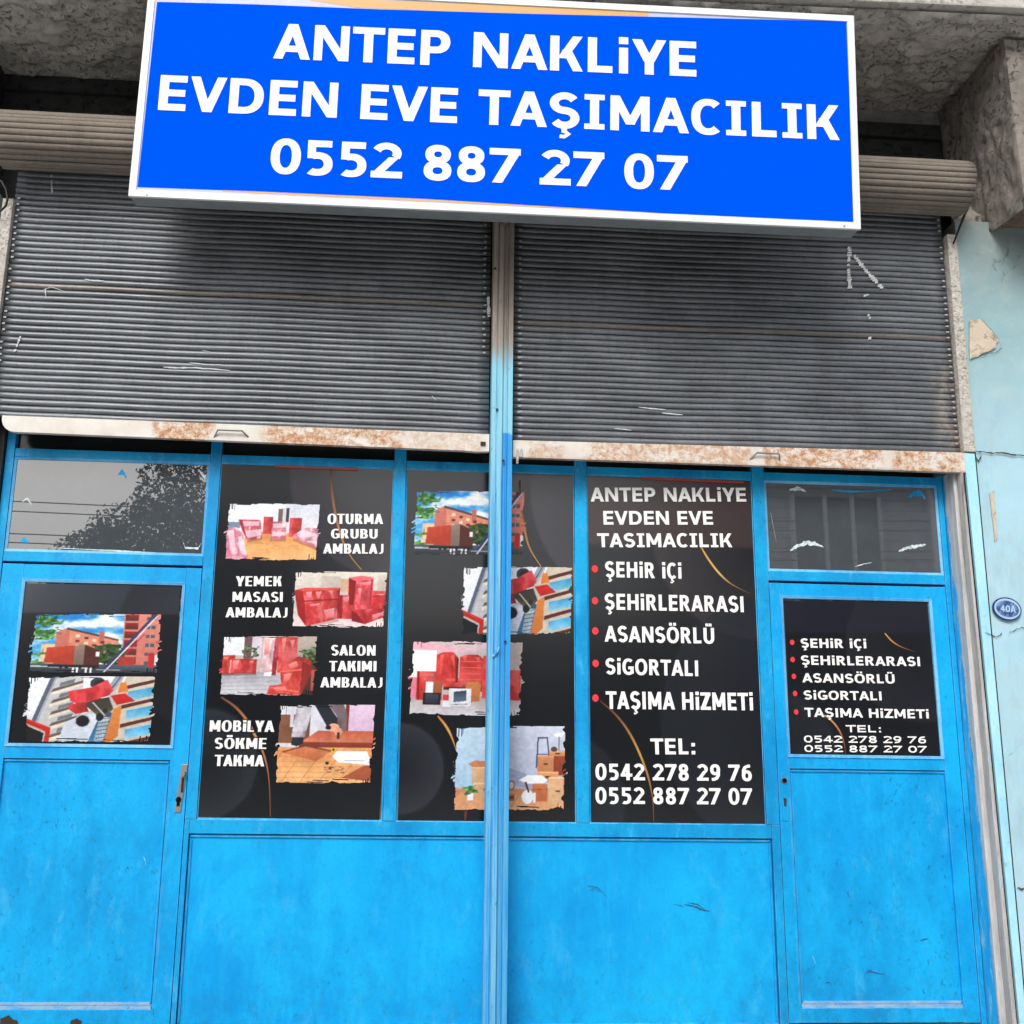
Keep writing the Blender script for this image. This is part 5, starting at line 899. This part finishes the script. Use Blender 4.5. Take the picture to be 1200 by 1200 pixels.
def shutter(label, x0, x1, dx0, dx1, barq, odd, bend):
    t = thing('roller_shutter', label, 'roller shutter', ((x0 + x1) / 2, -.12, barq[2]), 'roller shutters over the shopfront')
    off = Vector(t['_o']); me = slat_mesh(x0 - off.x, x1 - off.x); tilt = math.atan2(barq[3] - barq[2], x1 - x0)
    zb = (barq[2] + barq[3]) / 2; k = 0; z = zb + .016
    while z < 4.17:
        o = bpy.data.objects.new('slat', me); C.objects.link(o); o.parent = t; f = max(0, 1 - (z - zb) / 1.2)
        o.location = (0, random.uniform(-.0012, .0012) - .12 - off.y, z - off.z); o.rotation_euler = (random.uniform(-.05, .05), -tilt * f + random.uniform(-.0005, .0005), 0)
        if k == odd: o.material_slots[0].link = 'OBJECT'; o.material_slots[0].material = MT['slat_odd']
        z += .0302; k += 1
    cy, cz, Rr = -.262, 4.212, .126                            # the slats wound up round the axle
    cmesh = slat_mesh(dx0 - off.x, dx1 - off.x, .0302, 0); cmesh.materials[0] = MT['coil']; n = 27
    for i in range(n):
        a = 2 * math.pi * i / n; o = bpy.data.objects.new('coiled_slat', cmesh); C.objects.link(o); o.parent = t; rj = Rr + random.uniform(-.003, .002)
        o.location = (random.uniform(-.006, .006), cy - off.y - math.cos(a) * rj, cz - off.z + math.sin(a) * rj); o.rotation_euler = (-a, 0, 0)
    MB().tube([(dx0 + .01, cy, cz), (dx1 - .01, cy, cz)], Rr - .004, 40).build('coil_core', 'dark_metal', t)
    MB().tube([(dx0 - .05, cy, cz), (dx1 + .05, cy, cz)], .03, 12).build('axle', 'dark_metal', t)
    return t, me
sl1, _ = shutter('left grey ribbed roller shutter with a rusty white bottom bar, half raised', -1.905, .373, -1.94, .37, (0, 0, 2.902, 2.892), 21, 0)
sl2, _ = shutter('right grey ribbed roller shutter with a chalk mark, half raised', .483, 2.662, .49, 2.712, (0, 0, 2.874, 2.884), 19, 0)
def bottom_bar(t, x0, x1, zl0, zl1, zr0, zr1, round_left):
    y0, y1 = -.148, -.118; F_ = []
    if round_left:
        for k in range(7): a = math.pi / 2 * k / 6; F_.append((x0 + .06 - .06 * math.sin(a), zl0 + .06 - .06 * math.cos(a)))
    else: F_.append((x0, zl0))
    F_ += [(x0, zl1), (x1, zr1)]
    if round_left: F_ += [(x1, zr0 + .0), (x1 - .06, zr0 - .004), (x1 - .12, zr0 + .0)]
    else: F_ += [(x1, zr0)]
    mb = MB(); n = len(F_); F_ = F_[::-1]; mb.quad([(x, y0, z) for x, z in F_]); mb.quad([(x, y1, z) for x, z in F_][::-1])
    for i in range(n): a, b = F_[i], F_[(i + 1) % n]; mb.quad([(a[0], y0, a[1]), (b[0], y0, b[1]), (b[0], y1, b[1]), (a[0], y1, a[1])])
    bmx = mb.build('bottom_bar', 'bar', t, .0); return bmx
bb1 = bottom_bar(sl1, -1.838, .375, 2.828, 2.903, 2.810, 2.893, True)
bb2 = bottom_bar(sl2, .486, 2.672, 2.786, 2.868, 2.783, 2.882, False)
def pull(par, pts, y=-.15):
    P = [xz(*p, y) for p in pts]; mb = MB(); mb.tube([(P[0][0], y + .004, P[0][1])] + [(a, y - .016, b) for a, b in P[1:-1]] + [(P[-1][0], y + .004, P[-1][1])], .0045, 8); o = mb.build('pull_handle', 'steel', par); return o
pull(sl1, [(251, 512), (256, 505), (284, 506), (291, 512)]); pull(sl2, [(879, 538), (886, 531.5), (912, 533), (914, 539)])
c = xz(566, 520, -.15); MB().box(c[0] - .012, c[0] + .012, -.156, -.146, c[1] - .008, c[1] + .008).build('bolt_slot', 'rust', sl1)
for x in (606.5, 611): c = xz(x, 530, -.155); MB().hexa([(c[0] - .007, -.162, c[1] - .055 + (x > 610) * .03), (c[0] + .004, -.162, c[1] - .055 + (x > 610) * .03), (c[0] + .004, -.162, c[1] + .015), (c[0] - .003, -.162, c[1] + .015)], [(c[0] - .007, -.15, c[1] - .055 + (x > 610) * .03), (c[0] + .004, -.15, c[1] - .055 + (x > 610) * .03), (c[0] + .004, -.15, c[1] + .015), (c[0] - .003, -.15, c[1] + .015)]).build('latch_tongue', 'rail_w', sl2, .001)
# end clips of the slats
def clips(par, X, z0, z1, seed):
    rs = random.Random(seed); mb = MB(); z = z0
    while z < z1:
        if rs.random() < .85: x = X + rs.uniform(-.003, .003) if not isinstance(X, tuple) else X[0] + (X[1] - X[0]) * (z - z0) / (z1 - z0); mb.box(x - .006, x + .006, -.1345, -.126, z - .004, z + .004)
        z += .0302
    o = mb.build('slat_clips', 'clipm', par); o['kind'] = 'stuff'
MT['clipm'] = plain('clip_metal', (.42, .43, .44, 1), .6, .2)
clips(sl1, .345, 3.30, 4.12, 1); clips(sl1, -1.885, 3.05, 4.0, 4); clips(sl2, .516, 2.95, 4.12, 2); clips(sl2, (2.640, 2.648), 2.93, 4.12, 3)
# chalk triangle and scratches across the ribs
def chalkline(par, P, wd, seed, Y=-.1325):
    rs = random.Random(seed); mb = MB(); P = [xz(*p, Y) for p in P]
    for a, b in zip(P, P[1:]):
        L = math.dist(a, b); n = max(2, int(L / .012))
        for i in range(n):
            t = (i + .5) / n; x = a[0] * (1 - t) + b[0] * t; z = a[1] * (1 - t) + b[1] * t
            ph = ((z / .0302) % 1); 
            if rs.random() < .9: w_ = wd * rs.uniform(.8, 1.7); h_ = .0075 * rs.uniform(.6, 1.3); mb.quad([(x - w_, Y, z - h_), (x + w_ * .8, Y, z - h_ * .6), (x + w_, Y, z + h_), (x - w_ * .7, Y, z + h_ * .7)])
    off = Vector(par['_o']); me = bpy.data.meshes.new('chalk_mark'); me.from_pydata([tuple(Vector(v) - off) for v in mb.v], [], mb.f); me.materials.append(MT['chalk']); o = bpy.data.objects.new('chalk_mark', me); C.objects.link(o); o.parent = par
chalkline(sl2, [(996, 289), (994, 312), (996, 338)], .009, 1); chalkline(sl2, [(997, 294), (1012, 314), (1034, 338)], .008, 2); chalkline(sl2, [(993, 289), (999, 291)], .006, 22); chalkline(sl2, [(1012, 347), (1018, 345)], .006, 3); chalkline(sl2, [(1017, 368), (1020, 374)], .007, 4); chalkline(sl2, [(1019, 395), (1020, 400)], .006, 5)
def scratch(par, pts, wd): smear(par, pts, wd, 'chalk', -.1312, 'chalk_mark')
for q in ([(748, 477), (766, 479), (780, 480)], [(776, 484), (800, 486)], [(720, 502), (740, 504)]): scratch(sl2, q, .004)
scratch(sl1, [(191, 430), (205, 431), (230, 431), (269, 434)], .005); scratch(sl1, [(222, 425), (240, 427), (262, 428)], .004); scratch(sl1, [(99, 327), (110, 329), (122, 329)], .005); scratch(sl1, [(50, 340), (60, 336), (74, 341)], .002); scratch(sl1, [(237, 411), (246, 412)], .002)
chalkline(sl1, [(24, 394), (17, 412)], .004, 10); chalkline(sl1, [(572, 348), (573, 372)], .006, 11); chalkline(sl1, [(60, 205), (61, 226)], .003, 14); scratch(sl1, [(506, 464), (508, 466), (511, 469)], .004); chalkline(sl1, [(53, 338), (54, 350)], .002, 19)
for z_, a, b in ((2.915, -1.5, -.2), (2.90, .9, 2.2)): pass
# coil end plate strap at the right
st = tag(MB().tube([Vector(at(x, y, Y)) for x, y, Y in ((1141, 222, -.29), (1138, 234, -.27), (1131, 250, -.24), (1117, 286, -.17))], [.004, .008, .007, .004], 8).build('steel_strap', 'dark_metal', None, smooth=True), 'thin dark strap slanting from the right coil end to the guide rail', 'strap')

# ============================================================ SIGN
sg = bpy.data.objects.new('shop_sign', None); C.objects.link(sg); sg.location = SC; sg.rotation_euler = SR.to_euler(); sg['_o'] = (0, 0, 0)
tag(sg, 'big blue sign with white lettering and a phone number in a white aluminium frame', 'sign')
hw, hh, fw = SW / 2, SH / 2, .032
MB().box(-hw + .004, hw - .004, .012, .10, -hh + .004, hh - .004).build('sign_case', 'alu_side', sg, .003)
for a in (((-hw, -hh), (hw, -hh), (hw - fw, -hh + fw), (-hw + fw, -hh + fw)), ((hw, -hh), (hw, hh), (hw - fw, hh - fw), (hw - fw, -hh + fw)), ((hw, hh), (-hw, hh), (-hw + fw, hh - fw), (hw - fw, hh - fw)), ((-hw, hh), (-hw, -hh), (-hw + fw, -hh + fw), (-hw + fw, hh - fw))):
    mid = [(sum(p[0] for p in a) / 4), (sum(p[1] for p in a) / 4)]
    s_ = lambda p, k=.0006: (p[0] + (mid[0] - p[0]) * 0, p[1])
    MB().hexa([(p[0], -.004, p[1]) for p in a], [(p[0], .011, p[1]) for p in a]).build('frame_strip', 'alu', sg, .0016)
# the printed face: blue field with slivers of the older white and orange print along its rim
MT['pale_print'] = plain('pale_lilac_print', srgb(196, 204, 232), .5)
MB().box(-hw + fw, hw - fw, .002, .008, -hh + fw, hh - fw).build('printed_face', 'pale_print', sg)
def flat_sign(name, mat, pts, Y):
    mb = MB(); mb.quad([(a, Y, b) for a, b in pts]); return build_flat(mb, name, mat, sg)
ins = [sign_uv(*p) for p in ((161, 219), (184, 2), (300, 5), (450, 11), (620, 16), (992, 25), (1001, 260), (780, 250), (500, 233), (300, 224))]
flat_sign('blue_field', 'sign_blue', ins[::-1], .0005)
flat_sign('orange_swoosh', 'orange', [sign_uv(*p) for p in ((362, 0), (420, -1), (520, 3), (640, 8), (760, 14), (760, 21), (640, 18), (520, 13), (420, 9))][::-1], .0013)
flat_sign('orange_swoosh', 'orange', [sign_uv(*p) for p in ((260, 224), (420, 232), (600, 241), (760, 250), (760, 246), (600, 236), (420, 227), (262, 222))], .0013)
def sline(txt, l, r, cap):
    p0, p1 = sign_uv(*l), sign_uv(*r); c = math.dist(sign_uv(l[0], l[1] - cap), p0)
    mb = text_mesh(txt, p0, p1, c, 'sign', lambda a, b, q: (a, -.0004 - q, b), .0012); return build_flat(mb, 'lettering', 'white', sg)
sline('ANTEP NAKLiYE', (320, 68.5), (816, 90), 41); sline('EVDEN EVE TAŞIMACILIK', (185, 129), (984, 164.5), 41); sline('0552 887 27 07', (316, 203), (806, 223.5), 40.5)
for x, y in ((172, 231), (989, 268)): a, b = sign_uv(x, y); MB().tube([(a, -.004, b + .01), (a, -.007, b + .01)], .004, 8).build('frame_screw', 'steel', sg)
for x in (-1.2, 1.2): MB().box(x - .02, x + .02, .101, .16, .3, .5).build('hanger_bracket', 'steel', sg)

# house number plate
hp = thing('house_number_plate', 'small oval blue and white number plate 40A on the pale blue wall', 'number plate', (2.8, -.165, 2.13))
c = xz(1180.5, 713.5, -.165); 
def oval(rx, rz, Y, mat, name, th=0.0):
    P = [(c[0] + rx * math.cos(a), c[1] - .004 * math.cos(a) + rz * math.sin(a)) for a in [k * math.pi / 20 for k in range(40)]]; mb = MB(); mb.quad([(x, Y, z) for x, z in P])
    if th:
        for i in range(40): a, b = P[i], P[(i + 1) % 40]; mb.quad([(a[0], Y, a[1]), (b[0], Y, b[1]), (b[0], Y + th, b[1]), (a[0], Y + th, a[1])])
    return mb.build(name, mat, hp)
MT['enamel'] = plain('pale_enamel', srgb(176, 206, 226), .35)
oval(.069, .054, -.164, 'navy', 'plate', .006); oval(.063, .048, -.1652, 'enamel', 'plate_rim'); m_ = NT('worn_enamel', .4); m_.col(m_.mix(m_.ramp(m_.noise(40, 7, .8), (.42, 0), (.58, 1)), srgb(36, 66, 136), srgb(120, 156, 200))); MT['worn_navy'] = m_.m
oval(.054, .038, -.1664, 'worn_navy', 'plate_field')
mb = text_mesh('40A', (c[0] - .036, c[1] - .012), (c[0] + .038, c[1] - .018), .030, 'sign', lambda a, b, q: (a, -.1664 - q, b), .0012); build_flat(mb, 'lettering', 'enamel', hp)

# ============================================================ GROUND AND THE STREET BEHIND THE CAMERA (seen mirrored in the fan lights)
struct(MB().box(-40, 40, -70, 30, -.5, 0).build('ground', 'asphalt'))
struct(MB().box(-8, 8, -3.2, .3, .002, .14).build('pavement', 'pavement', None, .01))
th = struct(MB().box(-1.96, 2.70, -.30, .1, .142, .305).build('threshold_step', 'pavement', None, .008))
MT['siding'] = plain('grey_siding', (.55, .53, .5, 1), .8); MT['sidingw'] = plain('pale_pilaster', (.88, .88, .86, 1), .8); MT['winv'] = plain('dark_window_glass', (.03, .035, .04, 1), .15)
ob = thing('boarded_building', 'pale boarded building with tall windows across the street, seen only as a reflection', 'building', (14, -20, 0))
for k in range(38): MB().box(7.6, 30, -20.2, -19.98 + .006, k * .26 + .006, k * .26 + .25).build('siding_board', 'siding', ob)
MB().box(7.6, 30, -26, -20.21, 0, 9.9).build('building_body', 'siding', ob)
for x0, x1 in ((9.7, 10.35), (10.47, 11.05), (11.17, 11.75)): MB().box(x0, x1, -19.97, -19.9, 4.2, 7.55).build('window', 'winv', ob)
for x in (9.58, 10.41, 11.11, 11.81): MB().box(x - .05, x + .05, -19.97, -19.84, 4.2, 7.6).build('window_mullion', 'sidingw', ob)
MB().box(13.1, 13.3, -19.97, -19.8, 0, 9.9).build('pilaster', 'sidingw', ob)
ob2 = thing('low_building', 'low grey building across the street, seen only as a reflection', 'building', (0, -24, 0))
MB().box(-26, 7.5, -30, -24, 0, 4.4).build('building_body', 'siding', ob2); MB().box(-26.2, 7.59, -30, -23.8, 4.41, 4.6).build('roof_edge', 'sidingw', ob2)
for k in range(8): MB().box(-24 + k * 3.9, -22.4 + k * 3.9, -23.99, -23.95, 1.2, 3.2).build('window', 'winv', ob2)
tr = thing('street_tree', 'leafy street tree across the road, seen only as a reflection', 'tree', (-3.6, -17, 0))
rt = random.Random(3); mb = MB(); mb.tube([(-3.6, -17, 0), (-3.55, -17, 1.5), (-3.7, -17.1, 3), (-3.6, -17, 5), (-3.7, -17, 7.4)], [.26, .21, .17, .11, .04], 10)
for k in range(11):
    a = rt.uniform(0, 6.28); z0 = rt.uniform(2.6, 5.5); L = rt.uniform(1.3, 2.4); mb.tube([(-3.6, -17, z0), (-3.6 + math.cos(a) * L * .5, -17 + math.sin(a) * L * .4, z0 + .6), (-3.6 + math.cos(a) * L, -17 + math.sin(a) * L * .8, z0 + 1.3)], [.08, .05, .02], 6)
mb.build('trunk', 'bark', tr)
vv, ff = [], []
blobs = [(-3.6, -17, 6.6, 2.1, 2.1), (-5.0, -17, 5.3, 1.7, 1.2), (-5.9, -16.6, 4.75, 1.35, .95), (-2.6, -17, 5.2, 1.9, 1.5), (-4.0, -16.7, 4.2, 2.6, 1.2), (-6.9, -17.2, 4.2, .9, .8)]
for k in range(34000):
    bx_, by_, bz_, rx, rz = blobs[rt.choices(range(6), (34, 18, 14, 20, 16, 5))[0]]
    u1, u2, rr = rt.uniform(0, 6.283), rt.uniform(-1, 1), rt.uniform(.35, 1) ** .5; s_ = math.sqrt(1 - u2 * u2); p = Vector((bx_ + rx * rr * s_ * math.cos(u1), by_ + rx * rr * s_ * math.sin(u1), bz_ + rz * rr * u2))
    if vn and math.sin(p.x * 5.1 + p.z * 3.3) + math.sin(p.z * 6.7 - p.x * 2.9) + math.sin(p.y * 4) > 1.75: continue
    a = Vector((rt.gauss(0, 1), rt.gauss(0, 1), rt.gauss(-.6, 1))).normalized(); b = a.orthogonal().normalized(); l, w_ = rt.uniform(.07, .15), rt.uniform(.02, .045); n = len(vv)
    vv += [tuple(p), tuple(p + a * l * .5 + b * w_), tuple(p + a * l), tuple(p + a * l * .5 - b * w_)]; ff.append((n, n + 1, n + 2, n + 3))
off = Vector(tr['_o']); me = bpy.data.meshes.new('crown'); me.from_pydata([tuple(Vector(v) - off) for v in vv], [], ff); me.materials.append(MT['leaf']); cr = bpy.data.objects.new('crown', me); C.objects.link(cr); cr.parent = tr; cr['kind'] = 'stuff'
wr = thing('overhead_wires', 'overhead street wires on two poles, seen only as a reflection', 'power line', (-14, -15, 0))
for x in (-18, 16): MB().tube([(x, -15, 0), (x, -15, 9)], .12, 10).build('pole', 'bark', wr)
for z0 in (5.72, 5.53, 5.10, 4.93): MB().tube([(-18 + k * 3.4, -15, z0 + .0016 * (k * 3.4 - 17) ** 2) for k in range(11)], .012, 5).build('wire', 'dark_metal', wr)
